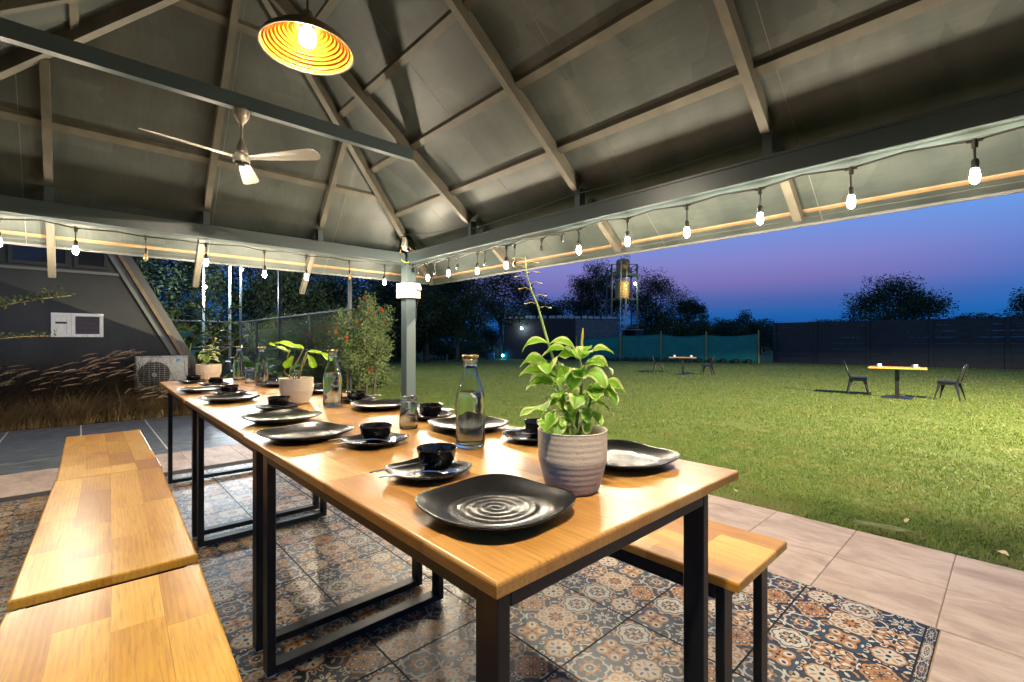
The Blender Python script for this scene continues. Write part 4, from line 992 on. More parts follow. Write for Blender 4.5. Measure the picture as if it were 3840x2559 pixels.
# air conditioner
t = thing('air_conditioner', 'white outdoor air conditioner unit with round fan grille by the house', 'air conditioner', (.9, 8.95, 0), world=True)
b = MB(); b.bbox(.585, 1.225, 8.76, 9.06, .30, .805, .012); b.build('casing', M['ac_white'], t)
b = MB(); b.bbox(.578, 1.232, 8.752, 9.068, .806, .822, .004); b.build('top_cover', M['ac_white'], t)
b = MB(); b.lathe([(.205, -.003), (.198, .004), (.05, .004), (.001, .004)], 36); o = b.build('fan_opening', M['ac_dark'], t, local=True); o.location = (.805 - .9, 8.759 - 8.95, .545); o.rotation_euler = (PI / 2, 0, 0)
b = MB()
for k in range(-6, 7):
    d = .031 * k; L = math.sqrt(max(0, .2 ** 2 - d * d))
    b.tube([(.805 - L, 8.750, .545 + d), (.805 + L, 8.750, .545 + d)], .0022, 4); 
    if k % 2 == 0: b.tube([(.805 + d, 8.7535, .545 - L), (.805 + d, 8.7535, .545 + L)], .0022, 4)
b.tube([(.805 + .2 * math.cos(a), 8.752, .545 + .2 * math.sin(a)) for a in np.linspace(0, 2 * PI, 37)], .005, 5); b.build('fan_grille', M['ac_white'], t)
b = MB(); b.lathe([(.03, 0), (.03, .004), (.001, .0045)], 16); o = b.build('hub_cap', M['ac_white'], t, local=True); o.location = (.805 - .9, 8.748 - 8.95, .545); o.rotation_euler = (PI / 2, 0, 0)
b = MB(); b.add([(1.075, 8.7585, .772), (1.148, 8.7585, .772), (1.080, 8.7585, .712), (1.075, 8.7585, .712)], [(0, 1, 2, 3)], 0); b.add([(1.079, 8.7575, .768), (1.104, 8.7575, .768), (1.079, 8.7575, .742)], [(0, 1, 2)], 1)
b.build('badge', [M['logo_blue'], M['logo_dark']], t)
b = MB(); b.box(.65, .70, 8.78, 9.04, 0, .299); b.box(1.1, 1.15, 8.78, 9.04, 0, .299); b.build('stand', M['ac_dark'], t)

# ------------------------------------------------------------------ grasses and other plants (arrays of blades / leaves)
def blades(name, P, H, lean, width, mat, az, kind='stuff', parent=None, seg=3, curl=.6):
    """grass blades: P roots (n,3), H lengths, lean = how far the tip bends sideways along az"""
    n = len(P); V = np.zeros((n, (seg + 1) * 2, 3)); dirx, diry = np.cos(az), np.sin(az)
    for k in range(seg + 1):
        s = k / seg; out = lean * H * s ** 1.7; up = H * (s - curl * np.minimum(lean, 1.2) * .45 * s * s)
        w = width * (1 - s * .85) * .5
        c = P + np.stack([dirx * out, diry * out, up], -1)
        side = np.stack([-diry, dirx, np.zeros(n)], -1) * w[:, None]
        V[:, 2 * k] = c - side; V[:, 2 * k + 1] = c + side
    base = (np.arange(n) * (seg + 1) * 2)[:, None]
    F = np.concatenate([base + np.array([2 * k, 2 * k + 1, 2 * k + 3, 2 * k + 2]) for k in range(seg)], 1).reshape(-1, 4)
    o = fast_mesh(name, V, F, mat, parent)
    if kind: o['kind'] = kind
    return o
# fountain grass bed along the house
def clumps(nc, per, xr, yr, hmean, seed):
    r = np.random.default_rng(seed); cx = r.uniform(*xr, nc); cy = r.uniform(*yr, nc); ch = hmean * r.uniform(.75, 1.25, nc); ca = r.normal(.25, .7, nc)
    k = np.repeat(np.arange(nc), per); n = len(k)
    x = cx[k] + r.normal(0, .05, n); y = cy[k] + r.normal(0, .05, n); a = r.uniform(0, 2 * PI, n); w = r.uniform(0, 1, n)
    az = np.where(w < .55, a, ca[k] + r.normal(0, .5, n)); h = ch[k] * np.clip(r.normal(1, .28, n), .35, 1.7)
    h = h * (1 + .22 * np.clip((x + 1) / 2.2, 0, 1)); h = np.where((x > .45) & (y < 8.85), np.minimum(h, .46 * r.uniform(.6, 1.3, n)), h)
    return np.stack([x, y, np.zeros(n)], -1), h, r.uniform(.35, 1.6, n), az
P, h, ln, az = clumps(95, 130, (-2.3, 1.75), (8.15, 9.2), .78, 3)
lg = tag(blades('ornamental_grass', P, h, ln, rng.uniform(.003, .008, len(P)), M['dry_dark'], az, seg=5), 'bed of dark arching fountain grass along the grey house wall', 'grass')
P, h, ln, az = clumps(80, 95, (-2.4, 2.1), (7.98, 8.2), .34, 4)
tg = tag(blades('dry_grass', P, h, ln * 1.15, rng.uniform(.003, .008, len(P)), M['dry_tan'], az, seg=4), 'fringe of dry tan grass spilling over the slate path', 'grass')
def plumes():
    n = 210; b = MB()
    for k in range(n):
        x, y = rng.uniform(-2.1, 1.7), rng.uniform(8.1, 9.0); h = (.40 if x > .35 else 1) * (.62 + .18 * min(1, max(0, (x + 1) / 2.2))) * rng.uniform(.65, 1.25)
        a = rng.normal(.1, .35); l = rng.uniform(.12, .22); pts = []; d = rng.uniform(.15, .9)
        for s in np.linspace(0, 1, 6): pts.append((x + math.cos(a) * (.25 * h + l * s), y - .1 + math.sin(a) * .1 * s, h + l * d * (s - .55 * s * s)))
        b.tube(pts, [.003, .008, .0095, .009, .006, .001], 5)
    tag(b.build('seed_plumes', M['plume'], smooth=True), 'arching brown seed heads of the fountain grass', 'seed heads', kind='stuff')
plumes()
# leaf clouds
def leaf_cloud(name, C, spread, per, size, mat, parent=None, aspect=.45, up=0.0, flat=1.0, droop=0):
    """leaves scattered round the cluster centres C (n,3)"""
    C = np.asarray(C, float); n = len(C) * per
    p = np.repeat(C, per, 0) + np.clip(rng.normal(0, 1, (n, 3)), -1.55, 1.55) * np.array([1, 1, flat]) * np.repeat(np.broadcast_to(spread, len(C)), per)[:, None]
    d = rng.normal(0, 1, (n, 3)); d[:, 2] = d[:, 2] * .7 + up - droop; d /= np.linalg.norm(d, axis=1)[:, None]
    s = np.cross(d, rng.normal(0, 1, (n, 3))); s /= np.linalg.norm(s, axis=1)[:, None] + 1e-9
    L = size * rng.uniform(.6, 1.35, n)[:, None]; w = L * aspect * .5
    V = np.stack([p, p + d * L * .5 + s * w, p + d * L, p + d * L * .45 - s * w], 1)
    return fast_mesh(name, V, np.arange(n * 4).reshape(-1, 4), mat, parent)
def ground_z(x, y): return float(lawn_z(x, y)) - .02
def tree(name, label, x, y, H, rx, rz, mat, ncl, per, size, trunk=.12, bare=.35, fork=1, spread=None, group='trees around the lawn', cat='tree', limbs=9, aspect=.5, seed=0, lean=(0, 0), bottom=.15):
    """tapered trunk with limbs; crown of leaf clusters in an uneven ellipsoid"""
    r = np.random.default_rng(seed + 100); z0 = ground_z(x, y)
    t = thing(name, label, cat, (x, y, z0), group=group, world=True)
    cz = z0 + H - rz; C = []
    bumps = r.normal(0, 1, (7, 3)); bumps /= np.linalg.norm(bumps, axis=1)[:, None]
    while len(C) < ncl:
        d = r.normal(0, 1, 3); d /= np.linalg.norm(d); k = r.uniform(.25, 1) ** .5
        lump = .72 + .34 * max(0, float(np.max(bumps @ d))) ** 2 + r.normal(0, .05)
        q = np.array([d[0] * rx * k * lump + lean[0], d[1] * rx * k * lump + lean[1], d[2] * rz * k * lump])
        if q[2] < -rz * (1 - bottom): continue
        C.append(q + (x, y, cz))
    C = np.array(C)
    b = MB()
    for f in range(fork):
        a = f * 2.4 + seed; off = (.0 if fork == 1 else .35) * trunk * 8
        pts = [(x + math.cos(a) * .05 * f, y + math.sin(a) * .05 * f, z0 - .1)]
        for s in (.3, .6, 1): pts.append((x + math.cos(a) * off * s + r.normal(0, .04) * H * .1 + lean[0] * s * .5, y + math.sin(a) * off * s + lean[1] * s * .5, z0 + (H * bare + rz * .5) * s))
        b.tube(pts, [trunk * 1.25, trunk, trunk * .85, trunk * .55], 8)
        top = Vector(pts[-2]); top2 = Vector(pts[-1])
        for c in C[r.choice(len(C), max(2, limbs // fork), replace=False)]:
            c = Vector(c); m_ = top.lerp(c, .5) + Vector((0, 0, .12 * rz)); s0 = top.lerp(top2, r.uniform(0, .9))
            b.tube([s0, m_, c], [trunk * .4, trunk * .25, trunk * .06], 5)
    b.build('trunk', M['bark'], t, True)
    leaf_cloud('crown', C, spread or rx * .16, int(per * 3.0), size * .85, mat, t, aspect, flat=.75)
    return t
def tr(col, d, *a, **k):
    x, y = bear(col, d); return (x, y)
T = lambda name, label, col, d, H, rx, rz, mat, ncl, per, size, **k: tree(name, label, *bear(col, d), H, rx, rz, M[mat], ncl, per, size, **k)
T('leafy_tree', 'dark loose tree behind the house roof edge', 640, 20, 6.6, 2.3, 3.0, 'leaf_tree', 70, 60, .17, seed=1, bare=.3, spread=.5)
T('leafy_tree', 'tall thin crowned tree left of the palm', 470, 24, 8.5, 2.2, 3.6, 'leaf_tree', 60, 46, .18, seed=2, spread=.5)
T('leafy_tree', 'sparse dark tree between house edge and fence posts', 770, 25, 7.2, 2.0, 3.0, 'leaf_tree', 44, 50, .18, seed=3, spread=.45)
T('big_tree', 'broad dark tree behind the fenced court, left crown', 1120, 25, 7.2, 2.6, 3.3, 'leaf_tree2', 110, 75, .17, seed=4, trunk=.16, spread=.48)
T('big_tree', 'tall dark tree behind the fence top between two bulbs', 1010, 29, 7.3, 2.5, 3.3, 'leaf_tree', 90, 70, .18, seed=5, trunk=.16)
T('big_tree', 'dark tree right of the tall fence post', 1300, 27, 6.1, 2.4, 2.9, 'leaf_tree', 100, 70, .18, seed=6, trunk=.16)
T('big_tree', 'dark tree directly behind the pavilion post', 1440, 29, 5.6, 2.2, 2.7, 'leaf_tree', 90, 70, .18, seed=7, trunk=.16)
T('forked_tree', 'dark tree with forked pale trunk right of the post', 1600, 31.2, 7.2, 2.7, 3.0, 'leaf_tree', 130, 75, .17, seed=8, trunk=.17, fork=2, bare=.22)
T('leafy_tree', 'dark slim trunked tree left of the dark block building', 1715, 32.5, 6.6, 2.2, 2.7, 'leaf_tree', 95, 70, .18, seed=9, trunk=.11, bare=.25)
T('leafy_tree', 'lumpy tree whose top stands against the violet sky', 1880, 39.5, 7.9, 2.9, 2.9, 'leaf_tree', 100, 62, .18, seed=10, trunk=.17, bare=.3, spread=.5)
T('leafy_tree', 'low round tree above the block building', 2045, 46, 6.0, 2.4, 2.3, 'leaf_tree', 70, 60, .2, seed=11, bare=.3)
T('big_tree', 'large rounded tree left of the water tower', 2235, 50, 9.9, 3.3, 4.4, 'leaf_tree', 150, 75, .2, seed=12, trunk=.22, bare=.2)
T('big_tree', 'tall airy tree right of the water tower', 2462, 51, 9.4, 3.4, 4.0, 'leaf_tree', 110, 62, .2, seed=13, trunk=.2, bare=.25, spread=.58)
T('leafy_tree', 'smaller tree on the right flank of the airy tree', 2600, 50, 6.5, 1.9, 2.5, 'leaf_tree', 60, 58, .2, seed=14, bare=.25)
for k, (c, d, H, rx) in enumerate(((2700, 52, 4.0, 2.2), (2780, 54, 4.6, 2.3), (2850, 56, 4.2, 2.6), (2500, 48, 3.9, 2.4), (2600, 47, 3.6, 2.2), (2400, 47, 3.6, 2.4))):
    T('bushy_tree', ('low tree behind the right end of green net', 'low tree with rounded top near the far blue lamp', 'low tree meeting the dark panel wall', 'low bushy tree behind the middle of green net', 'low bushy tree right of middle net pole', 'low bushy tree right of the tower foot')[k], c, d, H, rx, H * .48, 'leaf_tree', 60, 60, .2, seed=20 + k, bare=.12, bottom=.02)
T('round_tree', 'broad round tree standing alone above the dark panel wall', 3330, 46, 8.0, 4.1, 3.6, 'leaf_tree', 130, 70, .22, seed=30, trunk=.22, bare=.3, spread=.62)
T('bushy_tree', 'low dark tree peeping over the panel wall', 3640, 56, 4.9, 2.0, 1.6, 'leaf_tree', 50, 60, .2, seed=31, bare=.3)
T('leafy_tree', 'tree reaching in at the right above the panel wall', 3905, 40, 6.6, 2.6, 2.2, 'leaf_tree', 60, 50, .2, seed=32, bare=.4, spread=.4)
T('bushy_tree', 'small dark tree left of the lone round tree', 3105, 58, 4.1, 2.6, 1.3, 'leaf_tree', 40, 55, .2, seed=33, bare=.2)
# dark background shrubs under the trees
for k, (c, d, H, rx) in enumerate(((930, 24, 3.0, 2.2), (1090, 26, 3.2, 2.4), (1400, 33, 3.0, 2.6), (1520, 36, 2.6, 2.6), (1680, 38, 2.6, 2.6), (1800, 42, 3.2, 2.6), (560, 19, 2.6, 2.0), (700, 21, 2.6, 2.0))):
    T('shrub', ('dark shrub behind the court fence corner', 'dark shrub behind the flowering bushes', 'dark shrub behind the pavilion post', 'dark shrub left of the forked trunk', 'dark shrub behind the slim trunk', 'dark shrub near the cyan lit trunk', 'dark shrub below the roof edge', 'dark shrub behind broad leaved plants')[k], c, d, H, rx, H * .52, 'leaf_tree', 55, 60, .17, seed=40 + k, bare=.05, bottom=.0, group='dark shrubs under the trees', cat='shrub', limbs=5, trunk=.05)
# palm
def palm(label, col, d, H, n=16, L=1.9, seed=3, name='palm_tree'):
    r = np.random.default_rng(seed); x, y = bear(col, d); z0 = ground_z(x, y); t = thing(name, label, 'palm tree', (x, y, z0), world=True, group='palms beyond the fences')
    b = MB(); b.tube([(x, y, z0 - .1), (x + .05, y, z0 + H * .5), (x, y, z0 + H)], [.16, .12, .10], 8); b.build('trunk', M['bark'], t, True)
    for k in range(n):
        a = 2 * PI * k / n + r.uniform(-.2, .2); p = r.uniform(-.1, 1.0); V = []; F = []
        pts = []; d_ = p; q = np.array([x, y, z0 + H])
        for s in range(9): pts.append(q.copy()); q = q + L / 8 * np.array([math.cos(a) * math.cos(d_), math.sin(a) * math.cos(d_), math.sin(d_)]); d_ -= .16 + .06 * p
        for s in range(1, 9):
            for sg in (-1, 1):
                for e in (0, .5):
                    o = pts[s - 1] * (1 - e) + pts[s] * e; side = np.array([-math.sin(a), math.cos(a), -.5]) * sg * L * .26 * (1 - .08 * s) + (pts[s] - pts[s - 1]) * .9
                    w = np.array([math.cos(a), math.sin(a), 0]) * .035; i = len(V); V += [o - w, o + w, o + side]; F.append((i, i + 1, i + 2))
        fast_mesh('frond', V, F, M['leaf_tree2'], t, 3)
palm('dark palm with drooping fronds behind the fence posts', 868, 27, 6.1)
palm('small dark palm peeping over the panel wall', 3715, 54, 4.3, 14, 1.5, 5)
# bottlebrush bushes with red flowers by the fence
def bottlebrush(label, x, y, H, rx, seed, nfl, trunks=((0, 0),)):
    r = np.random.default_rng(seed); z0 = ground_z(x, y); t = thing('bottlebrush_bush', label, 'bush', (x, y, z0), world=True, group='red flowering bushes by the fence')
    C = []
    while len(C) < 62:
        d = r.normal(0, 1, 3); d /= np.linalg.norm(d); k = r.uniform(.2, 1) ** .5; q = np.array([d[0] * rx * k, d[1] * rx * k, H * .60 + d[2] * H * .42 * k])
        q[:2] *= (.72 + .42 * min(1, max(0, q[2] / H)))
        if q[2] > .30: C.append(q + (x, y, z0))
    C = np.array(C); b = MB()
    for tx, ty in trunks:
        b.tube([(x + tx, y + ty, z0 - .05), (x + tx * 1.4 + .03, y + ty * 1.2, z0 + H * .3), (x + tx * 1.8, y + ty, z0 + H * .6)], [.028, .022, .012], 6)
        for c in C[r.choice(len(C), 9)]: b.tube([(x + tx * 1.4, y + ty, z0 + H * r.uniform(.25, .5)), Vector(c)], [.012, .004], 4)
    b.build('trunk', M['bark'], t, True)
    leaf_cloud('crown', C, rx * .17, 190, .075, M['leaf_brush'], t, .2, up=.55)
    out = C[np.argsort(-np.linalg.norm(C - (x, y, z0 + H * .5), axis=1))][:max(nfl * 2, 1)]
    b = MB()
    for c in out[r.choice(len(out), nfl, replace=False)]:
        c = c + r.normal(0, .05, 3) - np.array([.16, .24, 0]) * rx / .7
        f = MB(); d = r.normal(0, .5, 3) + (0, 0, 1); d /= np.linalg.norm(d)
        for k in range(60):
            s = r.uniform(0, .085); p = c + d * s; e = np.cross(d, r.normal(0, 1, 3)); e = e / np.linalg.norm(e) * .034 + d * .008; w = d * .004
            f.add([p - w, p + w, p + e], [(0, 1, 2)])
        f.build('flower_spike', M['red_flower'], t)
bottlebrush('red flowered bush on thin trunks between fence end and post', 4.42, 9.35, 1.95, .58, 1, 12, ((-.1, .08), (.12, -.12), (.02, .0)))
bottlebrush('red flowered bush behind the first fence panel', 5.25, 11.6, 2.0, .9, 2, 34)
bottlebrush('red flowered bush behind the second fence panel', 5.4, 13.9, 2.0, .95, 3, 12)
bottlebrush('paler bush with few red flowers behind the third fence panel', 5.5, 16.4, 2.0, .95, 4, 3)
bottlebrush('bush behind the far fence corner', 5.5, 18.9, 2.0, .95, 5, 2)
for k, (x, y, H) in enumerate(((4.9, 12.7, .9), (5.0, 15.2, 1.0), (5.1, 10.9, .8))):
    tree('low_bush', ('low green bush under first fence panel', 'low green bush under the middle fence panel', 'low green bush at the fence end')[k], x, y, H, .75, H * .5, M['leaf_brush'], 50, 120, .07, seed=60 + k, bare=.05, group='low bushes along the fence', cat='bush', limbs=4, trunk=.02, bottom=0, aspect=.3)
# yellowish shrubs and a bare branched tree near the corner of the court
T('shrub', 'yellow green shrub behind the left fence corner', 850, 23, 2.6, 1.0, 1.2, 'leaf_yellow', 40, 70, .12, seed=70, group='yellow green shrubs', cat='shrub', bare=.05, bottom=0)
T('shrub', 'yellow green shrub showing above the fence rail', 1000, 22, 2.75, .9, 1.2, 'leaf_yellow', 36, 70, .12, seed=71, group='yellow green shrubs', cat='shrub', bare=.05, bottom=0)
def bare_tree():
    x, y = bear(800, 13); t = thing('frangipani_tree', 'bare branched tree with few pale leaves left of fence', 'tree', (x, y, -.1), world=True); r = np.random.default_rng(5); b = MB(); tips = []
    def grow(p, d, L, rad, k):
        q = p + d * L; b.tube([p, (p + q) / 2 + Vector(r.normal(0, .03, 3)), q], [rad, rad * .85, rad * .7], 5)
        if k == 0: tips.append(q); return
        for _ in range(2 + (r.random() < .6)):
            e = (d + Vector(r.normal(0, .75, 3))).normalized(); e.z = abs(e.z) * .6 + .08; grow(q, e.normalized(), L * r.uniform(.62, .85), rad * .68, k - 1)
    grow(Vector((x, y, -.1)), Vector((.05, 0, 1)), .8, .05, 4); b.build('trunk', M['bark'], t, True)
    leaf_cloud('crown', [tuple(q) for q in tips[::2]], .05, 6, .17, M['leaf_yellow'], t, .32, up=.3)
bare_tree()
# broad leaved plants beyond the air conditioner and behind the far table
def broad_plant(label, x, y, n, L, w, mat, seed, h=.2):
    r = np.random.default_rng(seed); t = thing('broad_leaved_plant', label, 'plant', (x, y, 0), group='broad leaved plants beyond the path')
    for k in range(n):
        a = 2 * PI * k / n + r.uniform(-.4, .4); s = L * r.uniform(.7, 1.2); z = h * r.uniform(.6, 1.5)
        e = Vector((math.cos(a) * .12, math.sin(a) * .12, z))
        b = MB(); b.tube([(0, 0, 0), tuple(e * .6 + Vector((0, 0, .05))), tuple(e)], [.014, .011, .008], 6); b.build('stalk', M['stem'], t, True)
        leaf_mesh(s, w * r.uniform(.8, 1.2), r.uniform(.6, 1.3), .18, .05, M[mat], t, e, a, r.uniform(.5, 1.25), r.uniform(-.2, .2))
for args in (('dark broad leaved plant right of the air conditioner', *bear(770, 8.3), 9, .55, .22, 'leaf_glossy', 1, .45), ('tall dark broad leaved plant under the roof edge', *bear(690, 9.6), 9, .6, .26, 'leaf_glossy', 2, .75), ('broad leaved plant left of the far bottle', *bear(840, 9.2), 8, .55, .2, 'leaf_glossy', 3, .4),
             ('bright green leafy plant behind the far tumbler', *bear(950, 8.0), 8, .36, .13, 'leaf_bright', 4, .42), ('bright green leafy plant behind the lime leaved pot', *bear(1065, 8.2), 9, .34, .12, 'leaf_bright', 5, .34)): broad_plant(*args)
# twigs reaching in at the left edge
TW1, TW2 = (-.07, 6.35, 1.50), (-.19, 6.4, 1.10)
def twig_shrub():
    x, y = -1.2, 6.3; t = thing('leafy_shrub', 'green leafy branches reaching in at the left before the house', 'shrub', (x, y, 0), world=True); r = np.random.default_rng(9)
    b = MB(); b.tube([(x, y, 0), (x, y, .5), (x + .05, y, .9)], [.02, .016, .01], 6); brs = []
    for p, q, dn in (((x + .05, y, 1.0), TW1, 1), ((x + .05, y, .8), TW2, .45)):
        pts = [Vector(p).lerp(Vector(q), s) + Vector((0, 0, .09 * math.sin(PI * s))) for s in np.linspace(0, 1, 10)]; b.tube(pts, [.008 - .0006 * k for k in range(10)], 5); brs.append((pts, dn))
    b.build('branch', M['stem_brown'], t, True); C = []
    for pts, dn in brs:
        for k in range(int(120 * dn)):
            s = r.uniform(.25, 1) * 8.99; i = int(s); C.append(tuple(pts[i].lerp(pts[i + 1], s - i) + Vector((r.normal(0, .015), r.normal(0, .02), abs(r.normal(.01, .03 * dn))))))
    leaf_cloud('leaves', C, .010, 5, .032, M['leaf_tree2'], t, .5, up=.5)
twig_shrub()

# ------------------------------------------------------------------ fence of the court
FX = 4.5; FYS = [10.305, 12.90, 15.45, 17.95, 20.2]
t = thing('chain_link_fence', 'dark steel chain link fence with tall posts around the court', 'fence', (FX, 15, 0), world=True)
tall = {0: 4.6, 2: 4.6, 4: 4.8}
for k, y in enumerate(FYS):
    w = .035 if k in tall else .026; b = MB(); b.bbox(FX - w, FX + w, y - w, y + w, -.25, tall.get(k, 1.80), .004); b.build('post', M['fence'], t)
for k in range(4):
    y0, y1 = FYS[k] + .04, FYS[k + 1] - .04
    for z in (1.775, .795, .08):
        b = MB(); b.bbox(FX - .021, FX + .021, y0, y1, z - .021, z + .021, .003); b.build('rail', M['fence'], t)
    z0, z1 = .10, 1.755; V = []; F = []; p = .062; r_ = .0022
    for s in (1, -1):
        u0 = -(z1 - z0)
        while u0 < (y1 - y0):
            a = max(0, u0); c = min(y1 - y0, u0 + (z1 - z0))
            if c - a > .03:
                ya, yc = (y0 + a, y0 + c) if s > 0 else (y1 - a, y1 - c); za, zc = z0 + (a - u0), z0 + (c - u0); i = len(V)
                o = .002 * s
                V += [(FX + o - r_, ya, za), (FX + o + r_, ya, za), (FX + o, ya + r_ * 1.4, za - r_), (FX + o - r_, yc, zc), (FX + o + r_, yc, zc), (FX + o, yc + r_ * 1.4, zc - r_)]
                F += [(i, i + 1, i + 4, i + 3), (i + 1, i + 2, i + 5, i + 4), (i + 2, i, i + 3, i + 5)]
            u0 += p
    fast_mesh('wire_mesh', V, F, M['wire'], t)
for k, (col, top) in enumerate(((862, 4.6), (763, 4.6))):
    d = 20.35 / (.73373 - .67944 * (col - 1920) / 1745); x, y = bear(col, d)
    b = MB(); b.bbox(x - .04, x + .04, y - .04, y + .04, -.3, top, .004); b.build('post', M['fence_pale'], t)
b = MB(); b.bbox(.8, FX - .05, 20.33, 20.37, 1.76, 1.80, .003); b.build('rail', M['fence'], t)
b = MB(); b.bbox(.8, FX - .05, 20.33, 20.37, .80, .84, .003); b.build('rail', M['fence'], t)
M['lamp_court'] = emitter('court_led_lamp', (.85, .95, 1.0), 7000.0)
lamp_at = ((4.42, 19.75, 3.72, 'small white lamp high on the farthest tall post of the fence'), (bear(771, 16.9)[0], bear(771, 16.9)[1], 3.0, 'small white lamp on the grey post left of the fence corner'))
t = thing('water_tap', 'yellowish upright tap pipe at the fence end', 'tap', (4.38, 10.15, 0), world=True)
b = MB(); b.tube([(4.38, 10.15, -.05), (4.38, 10.15, .40)], .022, 8); b.build('pipe', M['bamboo'], t); b = MB(); b.tube([(4.38, 10.15, .40), (4.38, 10.15, .46), (4.30, 10.15, .46)], .026, 8); b.build('tap', M['bamboo'], t)

# ------------------------------------------------------------------ far side of the lawn
# precast panel wall: posts with stacked planks
t = thing('panel_wall', 'long dark precast panel wall with posts along the lawn', 'wall', (35.7, 3, -.45), world=True)
wx = lambda y: 35.9 - .03 * (y - 3)
wys = [11.4, 8.95, 6.15, 3.25, .25, -2.7]
for k, y in enumerate(wys):
    b = MB(); b.bbox(wx(y) - .09, wx(y) + .09, y - .10, y + .10, -.6, 2.33, .01); b.build('post', M['precast'], t)
for k in range(len(wys) - 1):
    y0, y1 = wys[k] - .10, wys[k + 1] + .10
    for j in range(8):
        z = -.48 + .35 * j; b = MB(); b.beam((wx(y0) + .02, y0, z + .172), (wx(y1) + .02, y1, z + .172), .07, .338); b.build('plank', M['precast'], t)
# building with block walls, laid out along its front
P0, P1, P2, P3 = bear(1888, 38.4), bear(2051, 37.0), bear(2158, 37.6), bear(2317, 38.2)
t = thing('block_building', 'low flat roofed store of dark and grey blocks with stones on its roof edge', 'building', (P1[0], P1[1], -.42), world=True)
def wallseg(p, q, z0, z1, name, mat, th=.2):
    b = MB(); d = Vector((q[0] - p[0], q[1] - p[1], 0)).normalized(); n = Vector((d.y, -d.x, 0)) * th
    if n.dot(Vector((1, 1, 0))) < 0: n = -n
    P = [(p[0], p[1]), (q[0], q[1]), (q[0] + n.x, q[1] + n.y), (p[0] + n.x, p[1] + n.y)]
    b.loft([[(*c, z0) for c in P], [(*c, z1) for c in P]], True, True); return b.build(name, mat, t)
TOPZ = 2.80
wallseg(P0, P1, -.6, TOPZ, 'wall', M['grout_dark']); wallseg(P2, P3, -.6, TOPZ, 'wall', M['grout_dark']); wallseg(P1, P2, -.6, TOPZ, 'wall', M['sheet'])
def blockwork(p, q, mat, bl=.40, bh=.20, joint=.014, parent=t):
    p, q = Vector((*p, 0)), Vector((*q, 0)); L = (q - p).length; d = (q - p) / L; nrm = Vector((-d.y, d.x, 0))
    if nrm.dot(Vector((1, 1, 0))) > 0: nrm = -nrm
    z = -.55; row = 0; cnt = 0
    while z < TOPZ - .05:
        u = -bl / 2 * (row % 2)
        while u < L - .02:
            a, c = max(u, 0) + joint / 2, min(u + bl, L) - joint / 2
            if c - a > .04:
                b = MB(); o = nrm * (.012 + rng.uniform(-.004, .004)); s0, s1 = p + d * a, p + d * c
                b.loft([[s0 - nrm * .02, s1 - nrm * .02, s1 + o, s0 + o], [v + Vector((0, 0, min(bh, TOPZ - z) - joint)) for v in (s0 - nrm * .02, s1 - nrm * .02, s1 + o, s0 + o)]], True, True)
                for k in range(len(b.v)): b.v[k] = (b.v[k][0], b.v[k][1], b.v[k][2] + z)
                b.build('block', mat, parent); cnt += 1
            u += bl
        z += bh; row += 1
blockwork(P2, P3, M['block']); blockwork(P0, P1, M['block_dark'], .8, .25)
d = Vector((P2[0] - P1[0], P2[1] - P1[1], 0)); b = MB()
for k in range(24):
    c = Vector((*P1, 0)) + d * ((k + .5) / 24); b.tube([c + Vector((-.02, -.02, -.5)), c + Vector((-.02, -.02, TOPZ - .03))], .022, 4)
b.build('sheet_rib', M['sheet'], t)
nrm = Vector((1, .8, 0)).normalized() * 5
b = MB(); ro = [(*P0, TOPZ + .005), (*P1, TOPZ + .005), (*P2, TOPZ + .005), (*P3, TOPZ + .005), (P3[0] + nrm.x, P3[1] + nrm.y, TOPZ + .005), (P0[0] + nrm.x, P0[1] + nrm.y, TOPZ + .005)]
b.loft([ro, [(x, y, z + .05) for x, y, z in ro]], True, True); b.build('roof', M['sheet'], t)
rr = random.Random(4)
for p, q, n in ((P0, P1, 8), (P1, P2, 4), (P2, P3, 7)):
    for k in range(n):
        s = (k + .5 + rr.uniform(-.2, .2)) / n; x, y = p[0] + (q[0] - p[0]) * s + .15, p[1] + (q[1] - p[1]) * s + .12; w, h_ = rr.uniform(.15, .26), rr.uniform(.16, .26)
        b = MB(); b.bbox(-w, w, -.12, .12, 0, h_, .025); o = b.build('roof_stone', M['stonebit'], t, local=True); o.location = (x - P1[0], y - P1[1], TOPZ + .056 + .42); o.rotation_euler = (0, 0, rr.uniform(-.9, -.2))
def lamp_ball(name, label, loc, r, mat, cat='lamp', body=True):
    t = thing(name, label, cat, loc)
    b = MB(); b.lathe([(.001, -r), (r * .7, -r * .7), (r, 0), (r * .7, r * .7), (.001, r)], 12); b.build('lens', mat, t, True)
    if body: b = MB(); b.box(-r * 1.3 + .0, r * 1.3, -r * .3, r * .3, r * 1.05, r * 1.4); b.build('bracket', M['tower'], t)
    return t
for lx, ly, lz, ll in lamp_at: lamp_ball('court_lamp', ll, (lx, ly, lz), .05, M['lamp_court'])
x, y = bear(1956, 37.4); lamp_ball('wall_lamp', 'bright white lamp on the dark block wall', (x - .05, y - .05, 2.06), .085, M['lamp_white'])
x, y = bear(2755, 58); lamp_ball('far_lamp', 'tiny blue white lamp far behind the green net', (x, y, 2.85), .10, M['lamp_far'], body=False)
x, y = bear(1876, 39.0); lamp_ball('garden_lamp', 'cyan garden lamp lighting a trunk left of the block building', (x - .35, y - .7, -.15), .10, M['lamp_cyan'])
